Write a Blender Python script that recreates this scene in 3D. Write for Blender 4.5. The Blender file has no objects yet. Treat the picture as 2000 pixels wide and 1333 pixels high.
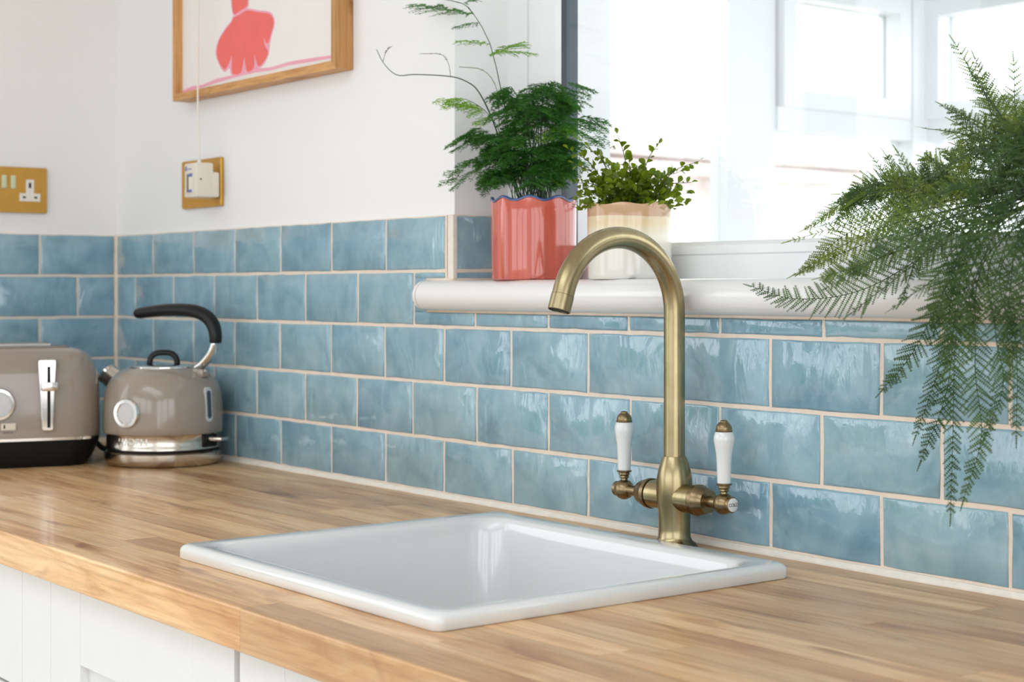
import bpy, bmesh, math, random
import numpy as np
from mathutils import Vector, Matrix

R = random.Random(11)
S = bpy.context.scene
COL = S.collection
PI = math.pi

# ------------------------------------------------------------------ camera
cam_d = bpy.data.cameras.new('camera')
cam = bpy.data.objects.new('camera', cam_d)
COL.objects.link(cam)
cam.location = (2.930, -1.2992, 1.1871)
cam.rotation_euler = (PI / 2, 0, math.radians(52.522))
cam_d.sensor_fit = 'HORIZONTAL'
cam_d.sensor_width = 36.0
cam_d.lens = 3202.3 / 2000 * 36.0
cam_d.shift_y = -(666.5 - 565.8) / 2000
cam_d.clip_start = 0.02
cam_d.dof.use_dof = True
cam_d.dof.focus_distance = 1.80
cam_d.dof.aperture_fstop = 9.0
S.camera = cam

# ------------------------------------------------------------------ world, light, exposure
world = bpy.data.worlds.new('overcast_sky')
S.world = world
world.use_nodes = True
wn = world.node_tree.nodes
bg = wn['Background']
bg.inputs['Color'].default_value = (0.93, 0.97, 1.0, 1)
bg.inputs['Strength'].default_value = 3.4

def portal(name, loc, rot, sx, sy):
    l = bpy.data.lights.new(name, 'AREA')
    l.shape = 'RECTANGLE'; l.size = sx; l.size_y = sy
    l.cycles.is_portal = True
    o = bpy.data.objects.new(name, l); COL.objects.link(o)
    o.location = loc; o.rotation_euler = rot
    return o
portal('daylight_left_doors', (-0.02, -2.35, 1.15), (0, -PI / 2, 0), 2.3, 2.5)
portal('daylight_front_windows', (2.2, -3.62, 1.525), (PI / 2, 0, 0), 3.2, 1.25)
portal('daylight_right_doors', (4.62, -1.95, 1.15), (0, PI / 2, 0), 2.3, 3.1)
portal('daylight_added_rooflight', (2.2, -1.95, 2.68), (0, 0, 0), 2.4, 1.2)  # portal for the opening added overhead to give more top light
portal('daylight_window', (1.93, 0.25, 1.72), (-PI / 2, 0, 0), 1.7, 1.1)

S.view_settings.view_transform = 'Standard'
S.view_settings.look = 'None'
S.view_settings.gamma = 1.0
S.view_settings.use_curve_mapping = False
S.view_settings.exposure = -0.10
S.cycles.max_bounces = 10
S.cycles.diffuse_bounces = 6
S.cycles.glossy_bounces = 5
S.cycles.transparent_max_bounces = 16
S.cycles.caustics_reflective = False
S.cycles.caustics_refractive = False
S.cycles.sample_clamp_indirect = 6.0
S.cycles.use_denoising = True

# ------------------------------------------------------------------ materials
def srgb(r, g, b):
    f = lambda c: c / 12.92 if c <= .04045 else ((c + .055) / 1.055) ** 2.4
    return (f(r / 255), f(g / 255), f(b / 255), 1)

class NT:
    def __init__(s, name):
        s.m = bpy.data.materials.new(name); s.m.use_nodes = True
        s.t = s.m.node_tree; s.b = s.t.nodes['Principled BSDF']
    def n(s, typ, **kw):
        nd = s.t.nodes.new(typ)
        for k, v in kw.items():
            if k in nd.inputs: nd.inputs[k].default_value = v
            else: setattr(nd, k, v)
        return nd
    def l(s, a, b): s.t.links.new(a, b)
    def coord(s, scale=(1, 1, 1), kind='Object', rand=0.0):
        c = s.n('ShaderNodeTexCoord')
        mp = s.n('ShaderNodeMapping'); mp.inputs['Scale'].default_value = scale
        s.l(c.outputs[kind], mp.inputs['Vector'])
        if rand:
            oi = s.n('ShaderNodeObjectInfo')
            mu = s.n('ShaderNodeMath', operation='MULTIPLY'); mu.inputs[1].default_value = rand
            s.l(oi.outputs['Random'], mu.inputs[0])
            cb = s.n('ShaderNodeCombineXYZ')
            for i in range(3): s.l(mu.outputs[0], cb.inputs[i])
            s.l(cb.outputs[0], mp.inputs['Location'])
        return mp.outputs['Vector']
    def noise(s, vec, scale, detail=3, rough=.5, dist=0):
        nz = s.n('ShaderNodeTexNoise'); nz.inputs['Scale'].default_value = scale
        nz.inputs['Detail'].default_value = detail; nz.inputs['Roughness'].default_value = rough
        nz.inputs['Distortion'].default_value = dist
        s.l(vec, nz.inputs['Vector']); return nz.outputs['Fac']
    def ramp(s, fac, stops):
        r = s.n('ShaderNodeValToRGB'); e = r.color_ramp.elements
        while len(e) < len(stops): e.new(0.5)
        for el, (p, c) in zip(e, stops): el.position = p; el.color = c
        s.l(fac, r.inputs['Fac']); return r.outputs['Color']
    def mix(s, fac, a, b, mode='MIX'):
        m = s.n('ShaderNodeMix', data_type='RGBA', blend_type=mode)
        for sock, v in ((m.inputs[0], fac), (m.inputs[6], a), (m.inputs[7], b)):
            if hasattr(v, 'is_linked'): s.l(v, sock)
            else: sock.default_value = v
        return m.outputs[2]
    def bump(s, h, strength, dist=.001):
        b = s.n('ShaderNodeBump'); b.inputs['Strength'].default_value = strength
        b.inputs['Distance'].default_value = dist
        s.l(h, b.inputs['Height']); s.l(b.outputs['Normal'], s.b.inputs['Normal']); return b

def simple(name, col, rough=.5, metal=0, coat=0, vary=.06, vscale=20, bump=0, bscale=200, trans=0, spec=.5):
    q = NT(name)
    v = q.coord()
    f = q.noise(v, vscale)
    lo = tuple(c * (1 - vary) for c in col[:3]) + (1,)
    hi = tuple(min(1, c * (1 + vary)) for c in col[:3]) + (1,)
    q.l(q.ramp(f, [(.3, lo), (.7, hi)]), q.b.inputs['Base Color'])
    q.b.inputs['Roughness'].default_value = rough
    q.b.inputs['Metallic'].default_value = metal
    q.b.inputs['Coat Weight'].default_value = coat
    q.b.inputs['Specular IOR Level'].default_value = spec
    if bump: q.bump(q.noise(v, bscale, 4), bump)
    return q.m

M = {}
M['wall'] = simple('wall_paint', (.865, .868, .872, 1), .75, vary=.012, vscale=3, bump=.12, bscale=260)
M['wall_warm'] = simple('wall_paint_warm', (.86, .84, .82, 1), .75, vary=.012, vscale=3, bump=.12, bscale=260)
M['ceiling'] = simple('ceiling_paint', (.86, .86, .85, 1), .85, vary=.01)
M['floor'] = simple('floor_boards', (.52, .46, .40, 1), .4, vary=.1, vscale=6)
M['grout'] = simple('grout', srgb(232, 216, 200), .9, vary=.05, vscale=60, bump=.4, bscale=900)
M['silicone'] = simple('silicone', srgb(232, 226, 216), .5, vary=.05, vscale=90)
M['aged_line'] = simple('aged_sealant', srgb(176, 160, 138), .7, vary=.1, vscale=90)
M['upvc'] = simple('upvc', (.84, .855, .87, 1), .3, vary=.01)
M['sill'] = simple('sill_gloss', (.83, .825, .82, 1), .22, vary=.012, coat=.3)
M['cab'] = simple('cabinet_paint', (.76, .755, .74, 1), .45, vary=.012)
M['ceramic'] = simple('sink_ceramic', (.725, .74, .745, 1), .1, vary=.01, coat=.4)
M['porcelain'] = simple('porcelain', (.76, .77, .765, 1), .12, vary=.01, coat=.4)
M['chrome'] = simple('chrome', (.75, .74, .72, 1), .09, 1, vary=.01)
M['steel'] = simple('brushed_steel', (.62, .57, .50, 1), .2, 1, vary=.03)
M['steeldark'] = simple('dull_steel', (.30, .28, .26, 1), .35, 1, vary=.05)
M['enamel'] = simple('taupe_enamel', srgb(152, 140, 128), .16, vary=.02, coat=.6)
M['blackp'] = simple('black_plastic', (.009, .009, .010, 1), .33, vary=.1, spec=.3)
M['blackm'] = simple('black_matt', (.004, .004, .004, 1), .5, vary=.1, spec=.25)
M['dialface'] = simple('dial_face', srgb(205, 208, 212), .3, vary=.06, vscale=300)
M['brassplate'] = simple('satin_brass', srgb(206, 160, 78), .38, .75, vary=.05, vscale=40)
M['whitep'] = simple('white_plastic', srgb(232, 228, 218), .35, vary=.01)
M['cream_pl'] = simple('aged_white_plastic', srgb(226, 218, 204), .35, vary=.02)
M['bluelabel'] = simple('blue_print', srgb(90, 110, 180), .4, vary=.03)
M['display'] = simple('display', srgb(110, 108, 92), .2, vary=.1)
M['switchg'] = simple('pale_green_switch', srgb(206, 214, 178), .3, vary=.03)
M['paper'] = simple('print_paper', srgb(238, 234, 230), .7, vary=.01)
M['coralink'] = simple('coral_ink', srgb(240, 112, 106), .7, vary=.03, vscale=30)
M['pinkink'] = simple('pink_ink', srgb(240, 170, 190), .7, vary=.03, vscale=30)
M['blackink'] = simple('black_ink', (.02, .02, .02, 1), .5)
M['gasket'] = simple('dark_gasket', (.010, .014, .022, 1), .4)
M['spacer'] = simple('grey_spacer', (.045, .07, .095, 1), .4, vary=.05)
M['soil'] = simple('soil', (.03, .02, .012, 1), .95, vary=.4, vscale=200, bump=1, bscale=300)
M['potblack'] = simple('charcoal_pot', (.02, .02, .025, 1), .4, vary=.1)
M['blueglaze'] = simple('blue_rim_glaze', srgb(58, 82, 138), .15, coat=.5, vary=.08, vscale=60)
M['redbrick'] = simple('red_clay', (.32, .12, .08, 1), .8, vary=.2)
M['brickpale'] = simple('pale_brick', (.78, .72, .69, 1), .9, vary=.12, vscale=12)
M['rooftile'] = simple('clay_roof_tile', (.74, .62, .58, 1), .9, vary=.15, vscale=5)
M['render'] = simple('pale_render', (.78, .74, .70, 1), .9, vary=.04, vscale=4)
M['paving'] = simple('pale_paving', (.55, .53, .50, 1), .9, vary=.08, vscale=3)
M['lawn'] = simple('lawn', (.16, .26, .07, 1), .9, vary=.3, vscale=6)
M['hedge'] = simple('hedge_leaf', (.10, .20, .04, 1), .6, vary=.5, vscale=14, bump=1, bscale=30)

# glazed hand-made tile
def tile_material():
    q = NT('blue_glazed_tile')
    v = q.coord(rand=37.0)
    vs = q.coord((1.0, 1.0, .5), rand=37.0)
    oi = q.n('ShaderNodeObjectInfo')
    f = q.noise(v, 16, 4, .55, .6)
    c = q.ramp(f, [(.25, srgb(114, 152, 170)), (.5, srgb(136, 172, 188)), (.75, srgb(156, 188, 201))])
    tint = q.ramp(oi.outputs['Random'], [(0, (.86, .90, .93, 1)), (.5, (1, 1, 1, 1)), (1, (1.05, 1.02, .99, 1))])
    c = q.mix(1.0, c, tint, 'MULTIPLY')
    q.l(c, q.b.inputs['Base Color'])
    q.b.inputs['Roughness'].default_value = .05
    q.b.inputs['IOR'].default_value = 1.72
    a = q.noise(vs, 24, 2, .5, .8)
    b = q.noise(vs, 120, 3, .6, 1.2)
    mm = q.n('ShaderNodeMath', operation='MULTIPLY_ADD'); mm.inputs[1].default_value = .09
    q.l(b, mm.inputs[0]); q.l(a, mm.inputs[2])
    q.bump(mm.outputs[0], .6, .0044)
    return q.m
M['tile'] = tile_material()

def oak(name, axis, stops, rough=.3, sc=1.0, rnd=53.0, tone=.26):
    q = NT(name)
    s = [6 * sc] * 3
    s[axis] = 1.0 * sc
    v = q.coord(tuple(s), rand=rnd)
    big = q.noise(v, 3.0, 5, .6, 1.2)
    s2 = [150 * sc] * 3; s2[axis] = 5 * sc
    v2 = q.coord(tuple(s2), rand=rnd)
    fine = q.noise(v2, 1.0, 4, .65, .5)
    s3 = [9 * sc] * 3; s3[axis] = 2.6 * sc
    v3 = q.coord(tuple(s3), rand=rnd * 1.7)
    knot = q.noise(v3, 2.2, 3, .5, .8)
    c = q.ramp(big, stops)
    c = q.mix(.45, c, q.ramp(fine, [(.34, (.48, .33, .20, 1)), (.56, (1, 1, 1, 1))]), 'MULTIPLY')
    c = q.mix(.8, c, q.ramp(knot, [(.25, (.40, .25, .14, 1)), (.39, (1, 1, 1, 1))]), 'MULTIPLY')
    oi = q.n('ShaderNodeObjectInfo')
    c = q.mix(1.0, c, q.ramp(oi.outputs['Random'], [(0, (1 - tone, 1 - tone * 1.15, 1 - tone * 1.3, 1)), (.6, (1, 1, 1, 1)), (1, (1.1, 1.1, 1.1, 1))]), 'MULTIPLY')
    q.l(c, q.b.inputs['Base Color'])
    q.b.inputs['Roughness'].default_value = rough
    q.b.inputs['Coat Weight'].default_value = .05
    q.b.inputs['Specular IOR Level'].default_value = .36
    q.bump(fine, .12, .0006)
    return q.m
OAK = [(.28, srgb(186, 130, 82)), (.45, srgb(224, 178, 126)), (.6, srgb(237, 200, 152)), (.78, srgb(210, 158, 104))]
M['oak'] = oak('oak_worktop', 0, OAK)
FR = [(.3, srgb(186, 130, 72)), (.5, srgb(208, 158, 100)), (.75, srgb(196, 142, 84))]
M['oak_fx'] = oak('oak_frame_h', 0, FR, .5, 2)
M['oak_fz'] = oak('oak_frame_v', 2, FR, .5, 2)

def brass():
    q = NT('antique_brass')
    v = q.coord((260, 260, 6))
    f = q.noise(v, 1.0, 3, .6)
    v2 = q.coord()
    g = q.noise(v2, 22, 3)
    c = q.ramp(g, [(.3, srgb(156, 142, 106)), (.7, srgb(184, 170, 134))])
    c = q.mix(.25, c, q.ramp(f, [(.3, (.5, .45, .35, 1)), (.7, (1, 1, 1, 1))]), 'MULTIPLY')
    q.l(c, q.b.inputs['Base Color'])
    q.b.inputs['Metallic'].default_value = 1
    q.b.inputs['Roughness'].default_value = .27
    q.bump(f, .05, .0004)
    return q.m
M['brass'] = brass()
M['brassdark'] = simple('aged_brass', srgb(142, 124, 94), .3, 1, vary=.12, vscale=60)

def coral_glaze():
    q = NT('coral_glaze')
    v = q.coord((60, 60, 3))
    f = q.noise(v, 1, 4, .6)
    c = q.ramp(f, [(.3, srgb(176, 80, 64)), (.55, srgb(200, 94, 78)), (.75, srgb(212, 112, 98))])
    q.l(c, q.b.inputs['Base Color']); q.b.inputs['Roughness'].default_value = .1
    q.b.inputs['Coat Weight'].default_value = .5
    return q.m
M['coral'] = coral_glaze()

def cream_glaze():
    q = NT('cream_dipped_glaze')
    c = q.n('ShaderNodeTexCoord'); sx = q.n('ShaderNodeSeparateXYZ')
    q.l(c.outputs['Object'], sx.inputs[0])
    nz = q.noise(q.coord((12, 12, 12)), 1, 3)
    ad = q.n('ShaderNodeMath', operation='MULTIPLY_ADD'); ad.inputs[1].default_value = .012
    q.l(nz, ad.inputs[0]); q.l(sx.outputs['Z'], ad.inputs[2])
    mr = q.n('ShaderNodeMapRange'); mr.inputs['From Min'].default_value = .03; mr.inputs['From Max'].default_value = .098
    q.l(ad.outputs[0], mr.inputs['Value'])
    col = q.ramp(mr.outputs[0], [(0, srgb(226, 224, 216)), (.42, srgb(232, 224, 204)), (.64, srgb(222, 200, 160)), (.75, srgb(218, 198, 164)), (.77, srgb(190, 152, 116)), (1, srgb(196, 158, 122))])
    q.l(col, q.b.inputs['Base Color']); q.b.inputs['Roughness'].default_value = .16
    q.b.inputs['Coat Weight'].default_value = .4
    return q.m
M['cream'] = cream_glaze()

def leaf(name, lo, hi, trans=.35, rough=.45, rnd=True):
    q = NT(name)
    nt = q.t
    f = q.noise(q.coord(), 38, 2)
    c = q.ramp(f, [(.3, lo), (.7, hi)])
    oi = q.n('ShaderNodeObjectInfo')
    c = q.mix(1.0, c, q.ramp(oi.outputs['Random'], [(0, (.8, .85, .8, 1)), (1, (1.15, 1.1, 1.0, 1))]), 'MULTIPLY')
    q.l(c, q.b.inputs['Base Color']); q.b.inputs['Roughness'].default_value = rough
    tr = q.n('ShaderNodeBsdfTranslucent')
    q.l(q.mix(1.0, c, (1.25, 1.3, .7, 1), 'MULTIPLY'), tr.inputs['Color'])
    mx = q.n('ShaderNodeMixShader'); mx.inputs[0].default_value = trans
    out = nt.nodes['Material Output']
    q.l(q.b.outputs[0], mx.inputs[1]); q.l(tr.outputs[0], mx.inputs[2]); q.l(mx.outputs[0], out.inputs['Surface'])
    return q.m
M['fern'] = leaf('fern_leaf', (.036, .09, .022, 1), (.095, .175, .045, 1), .35)
M['fern_olive'] = leaf('fern_leaf_olive', (.11, .18, .025, 1), (.23, .32, .06, 1), .45)
M['aspar'] = leaf('asparagus_needle', (.024, .115, .016, 1), (.07, .24, .035, 1), .4)
M['aspar_lime'] = leaf('asparagus_needle_lime', (.16, .36, .02, 1), (.28, .50, .05, 1), .4)
M['aspstem'] = simple('asparagus_stem', (.035, .085, .035, 1), .5, vary=.2)
M['drystem'] = simple('dry_stem', (.13, .12, .09, 1), .6, vary=.2)
M['box'] = leaf('box_leaf', (.08, .15, .012, 1), (.28, .36, .03, 1), .55, .3)
M['boxstem'] = simple('box_stem', (.045, .06, .018, 1), .6, vary=.2)
M['fernstem'] = simple('fern_stem', (.03, .06, .018, 1), .5, vary=.2)

def glass():
    q = NT('window_glass'); nt = q.t
    nt.nodes.remove(q.b)
    tr = q.n('ShaderNodeBsdfTransparent'); tr.inputs['Color'].default_value = (.97, .98, .98, 1)
    gl = q.n('ShaderNodeBsdfGlossy'); gl.inputs['Roughness'].default_value = .01
    lw = q.n('ShaderNodeLayerWeight'); lw.inputs['Blend'].default_value = .5
    pw = q.n('ShaderNodeMath', operation='POWER'); pw.inputs[1].default_value = 5.0
    q.l(lw.outputs['Facing'], pw.inputs[0])
    fr = q.n('ShaderNodeMath', operation='MULTIPLY_ADD'); fr.inputs[1].default_value = .5; fr.inputs[2].default_value = .03
    q.l(pw.outputs[0], fr.inputs[0])
    mx = q.n('ShaderNodeMixShader')
    q.l(fr.outputs[0], mx.inputs[0]); q.l(tr.outputs[0], mx.inputs[1]); q.l(gl.outputs[0], mx.inputs[2])
    q.l(mx.outputs[0], nt.nodes['Material Output'].inputs['Surface'])
    return q.m
M['glass'] = glass()

# ------------------------------------------------------------------ mesh helpers
def mk(name, verts, faces, mat, parent=None, smooth=False, auto=None, loc=None, rot=None):
    me = bpy.data.meshes.new(name)
    me.from_pydata([tuple(v) for v in verts], [], faces)
    me.update()
    return mko(name, me, mat, parent, smooth, auto, loc, rot)

def mko(name, me, mat, parent=None, smooth=False, auto=None, loc=None, rot=None):
    if mat and not me.materials: me.materials.append(M[mat] if isinstance(mat, str) else mat)
    if smooth:
        me.polygons.foreach_set('use_smooth', [True] * len(me.polygons))
        if auto: me.set_sharp_from_angle(angle=math.radians(auto))
    o = bpy.data.objects.new(name, me); COL.objects.link(o)
    if loc: o.location = loc
    if rot: o.rotation_euler = rot
    if parent: o.parent = parent
    return o

def tag(o, label, cat, group=None):
    o['label'] = label; o['category'] = cat
    if group: o['group'] = group
    return o
def struct(o, label=None):
    o['kind'] = 'structure'
    if label: o['label'] = label
    return o
def empty(name, loc=(0, 0, 0), rz=0):
    o = bpy.data.objects.new(name, None); COL.objects.link(o)
    o.location = loc; o.rotation_euler = (0, 0, rz); o.empty_display_size = .05
    return o

class G:
    """geometry collector"""
    def __init__(s): s.v = []; s.f = []
    def add(s, v, f):
        n = len(s.v); s.v += [tuple(p) for p in v]; s.f += [tuple(i + n for i in q) for q in f]; return s
    def box(s, x0, x1, y0, y1, z0, z1):
        v = [(x, y, z) for z in (z0, z1) for x, y in ((x0, y0), (x1, y0), (x1, y1), (x0, y1))]
        return s.add(v, [(0, 3, 2, 1), (4, 5, 6, 7), (0, 1, 5, 4), (1, 2, 6, 5), (2, 3, 7, 6), (3, 0, 4, 7)])
    def bbox(s, x0, x1, y0, y1, z0, z1, b):
        bm = bmesh.new()
        bmesh.ops.create_cube(bm, size=1)
        for v in bm.verts:
            v.co = ((x0 + x1) / 2 + v.co.x * (x1 - x0), (y0 + y1) / 2 + v.co.y * (y1 - y0), (z0 + z1) / 2 + v.co.z * (z1 - z0))
        bmesh.ops.bevel(bm, geom=bm.edges[:], offset=b, segments=2, affect='EDGES', profile=.6)
        return s.bm(bm)
    def bm(s, bm):
        bm.verts.ensure_lookup_table(); bm.verts.index_update()
        s.add([v.co[:] for v in bm.verts], [tuple(v.index for v in f.verts) for f in bm.faces]); bm.free(); return s
    def lathe(s, prof, seg=40, mat=None, cap0=True, cap1=True):
        """prof: list of (r, z) revolved about local z; mat 4x4"""
        v = []; f = []
        for r, z in prof:
            for k in range(seg):
                a = 2 * PI * k / seg; v.append((r * math.cos(a), r * math.sin(a), z))
        for i in range(len(prof) - 1):
            for k in range(seg):
                k2 = (k + 1) % seg
                f.append((i * seg + k, i * seg + k2, (i + 1) * seg + k2, (i + 1) * seg + k))
        if cap0: f.append(tuple(range(seg - 1, -1, -1)))
        if cap1: f.append(tuple((len(prof) - 1) * seg + k for k in range(seg)))
        if mat is not None: v = [tuple(mat @ Vector(p)) for p in v]
        return s.add(v, f)
    def tube(s, pts, rad, seg=10, cap=True, flat=1.0, up=Vector((0, 0, 1))):
        pts = [Vector(p) for p in pts]; n = len(pts)
        if not hasattr(rad, '__len__'): rad = [rad] * n
        T = []
        for i in range(n):
            a = pts[max(0, i - 1)]; b = pts[min(n - 1, i + 1)]; T.append((b - a).normalized())
        u = up
        if abs(T[0].dot(u)) > .95: u = Vector((1, 0, 0)) if abs(T[0].x) < .9 else Vector((0, 1, 0))
        N = (u - T[0] * u.dot(T[0])).normalized()
        v = []; f = []
        for i in range(n):
            N = (N - T[i] * N.dot(T[i])).normalized(); Bn = T[i].cross(N)
            for k in range(seg):
                a = 2 * PI * k / seg
                v.append(pts[i] + (N * math.cos(a) * flat + Bn * math.sin(a)) * rad[i])
        for i in range(n - 1):
            for k in range(seg):
                k2 = (k + 1) % seg
                f.append((i * seg + k, i * seg + k2, (i + 1) * seg + k2, (i + 1) * seg + k))
        if cap:
            f.append(tuple(range(seg - 1, -1, -1))); f.append(tuple((n - 1) * seg + k for k in range(seg)))
        return s.add(v, f)
    def prism(s, poly, a, b, fn):
        """poly of 2d pts extruded from a to b; fn(p, q, t) -> xyz"""
        n = len(poly)
        v = [fn(p, q, a) for p, q in poly] + [fn(p, q, b) for p, q in poly]
        f = [tuple(range(n - 1, -1, -1)), tuple(range(n, 2 * n))]
        f += [(i, (i + 1) % n, n + (i + 1) % n, n + i) for i in range(n)]
        return s.add(v, f)
    def make(s, name, mat, parent=None, smooth=False, auto=None, loc=None, rot=None, fix=False):
        o = mk(name, s.v, s.f, mat, parent, smooth, auto, loc, rot)
        if fix:
            bm = bmesh.new(); bm.from_mesh(o.data); bmesh.ops.recalc_face_normals(bm, faces=bm.faces[:])
            bm.to_mesh(o.data); bm.free()
            if smooth and auto: o.data.set_sharp_from_angle(angle=math.radians(auto))
        return o

def rrect(x0, x1, y0, y1, r, n=5):
    p = []
    for cx, cy, a0 in ((x1 - r, y1 - r, 0), (x0 + r, y1 - r, PI / 2), (x0 + r, y0 + r, PI), (x1 - r, y0 + r, 1.5 * PI)):
        for k in range(n + 1):
            a = a0 + PI / 2 * k / n; p.append((cx + r * math.cos(a), cy + r * math.sin(a)))
    return p
def stack(rings, cap0=True, cap1=True):
    """rings: list of lists of xyz with equal count -> verts, faces"""
    n = len(rings[0]); v = [p for r in rings for p in r]; f = []
    for i in range(len(rings) - 1):
        for k in range(n):
            k2 = (k + 1) % n
            f.append((i * n + k, i * n + k2, (i + 1) * n + k2, (i + 1) * n + k))
    if cap0: f.append(tuple(range(n - 1, -1, -1)))
    if cap1: f.append(tuple((len(rings) - 1) * n + k for k in range(n)))
    return v, f
def bez(pts, n):
    """Catmull-Rom through pts"""
    P = [Vector(p) for p in pts]; P = [P[0] * 2 - P[1]] + P + [P[-1] * 2 - P[-2]]
    out = []; m = len(P) - 3
    for i in range(n + 1):
        t = i / n * m; k = min(int(t), m - 1); t -= k
        a, b, c, d = P[k:k + 4]
        out.append(.5 * ((2 * b) + (c - a) * t + (2 * a - 5 * b + 4 * c - d) * t * t + (3 * b - a - 3 * c + d) * t ** 3))
    return out
def text_mesh(name, txt, size, mat, parent, matrix, extrude=.0004):
    cu = bpy.data.curves.new(name, 'FONT'); cu.body = txt; cu.size = size; cu.extrude = extrude
    cu.align_x = 'CENTER'; cu.align_y = 'CENTER'; cu.resolution_u = 3
    tmp = bpy.data.objects.new(name + '_tmp', cu); COL.objects.link(tmp)
    dg = bpy.context.evaluated_depsgraph_get(); dg.update()
    me = bpy.data.meshes.new_from_object(tmp.evaluated_get(dg))
    bpy.data.objects.remove(tmp, do_unlink=True)
    me.name = name
    if matrix is not None: me.transform(matrix)
    me.materials.clear()
    return mko(name, me, mat, parent)

Z0 = 1.213            # first tile joint
ZC = 0.900            # worktop top
XR = 1.0985           # window reveal
SILL = Z0 - .0135
WX1 = 2.76            # right end of window
WTOP = 2.20
CEIL = 2.42

# ------------------------------------------------------------------ room shell
g = G()
g.box(-.25, XR, .006, .25, 0, CEIL)
g.box(XR, WX1, .006, .25, 0, SILL - .02)
g.box(XR, WX1, .006, .25, WTOP, CEIL)
g.box(WX1, 4.7, .006, .25, 0, CEIL)
wall_back = struct(g.make('wall_back', 'wall'), 'white painted wall with the window and blue tiled splashback')
g = G()
g.box(-.25, -.006, -1.15, .006, 0, CEIL)
g.box(-.25, -.006, -3.5, -1.15, 2.25, CEIL)
g.box(-.25, -.006, -3.85, -3.5, 0, CEIL)
wall_left = struct(g.make('wall_left', 'wall_warm'), 'off-white wall behind the toaster with blue tiles')
g = G(); g.box(4.6, 4.85, -3.6, -3.5, 0, CEIL); g.box(4.6, 4.85, -.4, .006, 0, CEIL); g.box(4.6, 4.85, -3.5, -.4, 2.3, CEIL)
struct(g.make('wall_right', 'wall'), 'white wall with wide glazed doors on the far right of the kitchen')
g = G()
g.box(-.006, .6, -3.85, -3.6, 0, CEIL); g.box(3.8, 4.85, -3.85, -3.6, 0, CEIL); g.box(.6, 3.8, -3.85, -3.6, 2.15, CEIL); g.box(.6, 3.8, -3.85, -3.6, 0, .9)
struct(g.make('wall_front', 'wall'), 'white wall with a wide window opposite the sink')
g = G(); g.box(-.25, 4.85, -3.85, .25, -.1, 0)
struct(g.make('floor', 'floor'), 'wooden kitchen floor')
g = G()
RL = (1.0, 3.4, -2.55, -1.35)  # rooflight opening, added to brighten worktop and sink from above
g.box(-.25, RL[0], -3.85, .25, CEIL, CEIL + .25); g.box(RL[1], 4.85, -3.85, .25, CEIL, CEIL + .25)
g.box(RL[0], RL[1], -3.85, RL[2], CEIL, CEIL + .25); g.box(RL[0], RL[1], RL[3], .25, CEIL, CEIL + .25)
struct(g.make('ceiling', 'ceiling'), 'plain white ceiling with an unseen opening added for light from above')
# glazed door frames of the two garden openings
def door_frame(name, fn, a0, a1, top, label, n, sill=0):
    root = struct(empty(name), label)
    w = (a1 - a0) / n
    for i in range(n):
        b0, b1 = a0 + i * w, a0 + (i + 1) * w
        g = G()
        for p in ((b0, b0 + .07, sill, top), (b1 - .07, b1, sill, top), (b0 + .07, b1 - .07, sill, sill + .10), (b0 + .07, b1 - .07, top - .08, top)):
            g.box(*fn(p))
        g.make('door_leaf', 'upvc', root)
    return root
door_frame('door_1', lambda p: (-.16, -.09, p[0], p[1], p[2], p[3]), -3.5, -1.15, 2.25, 'white glazed garden doors in the wall left of the kitchen', 3)
door_frame('door_2', lambda p: (4.69, 4.76, p[0], p[1], p[2], p[3]), -3.5, -.4, 2.3, 'white glazed doors in the wall right of the camera', 3)
door_frame('window_3', lambda p: (p[0], p[1], -3.76, -3.69, p[2], p[3]), .6, 3.8, 2.15, 'wide white window opposite the sink', 3, .9)

# ------------------------------------------------------------------ tiles
def tile_mesh(w, h, seed, d=.0065):
    r = random.Random(seed)
    hw, hh = w / 2, h / 2
    nx, nz = (6, 3) if w > .08 else (3, 3)
    per = []
    for i in range(nx): per.append((-hw + w * i / nx, -hh))
    for i in range(nz): per.append((hw, -hh + h * i / nz))
    for i in range(nx): per.append((hw - w * i / nx, hh))
    for i in range(nz): per.append((-hw, hh - h * i / nz))
    j = [(r.uniform(-.0007, .0007), r.uniform(-.0006, .0006)) for _ in per]
    per = [(p[0] + a[0], p[1] + a[1]) for p, a in zip(per, j)]
    def ring(ins, y):
        out = []
        for x, z in per:
            sx = (hw - ins) / hw; sz = (hh - ins) / hh
            out.append((x * sx, y, z * sz))
        return out
    t = r.uniform(-.0004, .0004); t2 = r.uniform(-.0004, .0004)
    rings = [ring(0, d), ring(0, .0016), ring(.0006, .0007), ring(.0024, 0.0)]
    rings[3] = [(x, y + t * x / hw + t2 * z / hh, z) for x, y, z in rings[3]]
    v, f = stack(rings, True, True)
    me = bpy.data.meshes.new('tile'); me.from_pydata(v, [], f); me.update()
    me.polygons.foreach_set('use_smooth', [True] * len(me.polygons))
    me.materials.append(M['tile'])
    return me
GAP = .0046
tseed = [0]
def put_tile(parent, kind, a0, a1, z0, z1, plane=0.0):
    if a1 - a0 < .012 or z1 - z0 < .004: return
    tseed[0] += 1
    me = tile_mesh(a1 - a0, z1 - z0, tseed[0])
    c = (a0 + a1) / 2; z = (z0 + z1) / 2
    if kind == 'back': o = mko('tile', me, None, parent, loc=(c, plane, z))
    else: o = mko('tile', me, None, parent, loc=(plane, c, z), rot=(0, 0, PI / 2))
    return o
J1 = [0, .1584, .3217, .4728, .6268, .7827, .9339, 1.0836]
J2 = [0, .0837, .2431, .3998, .5497, .7053, .8579, 1.0066, 1.1531, 1.3096, 1.4628, 1.6165, 1.7685, 1.9202]
J3 = [0, .1599, .3217, .4728, .6248, .7815, .9312, 1.0806, 1.2322, 1.388, 1.5475, 1.6927, 1.8457, 1.9983]
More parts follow.
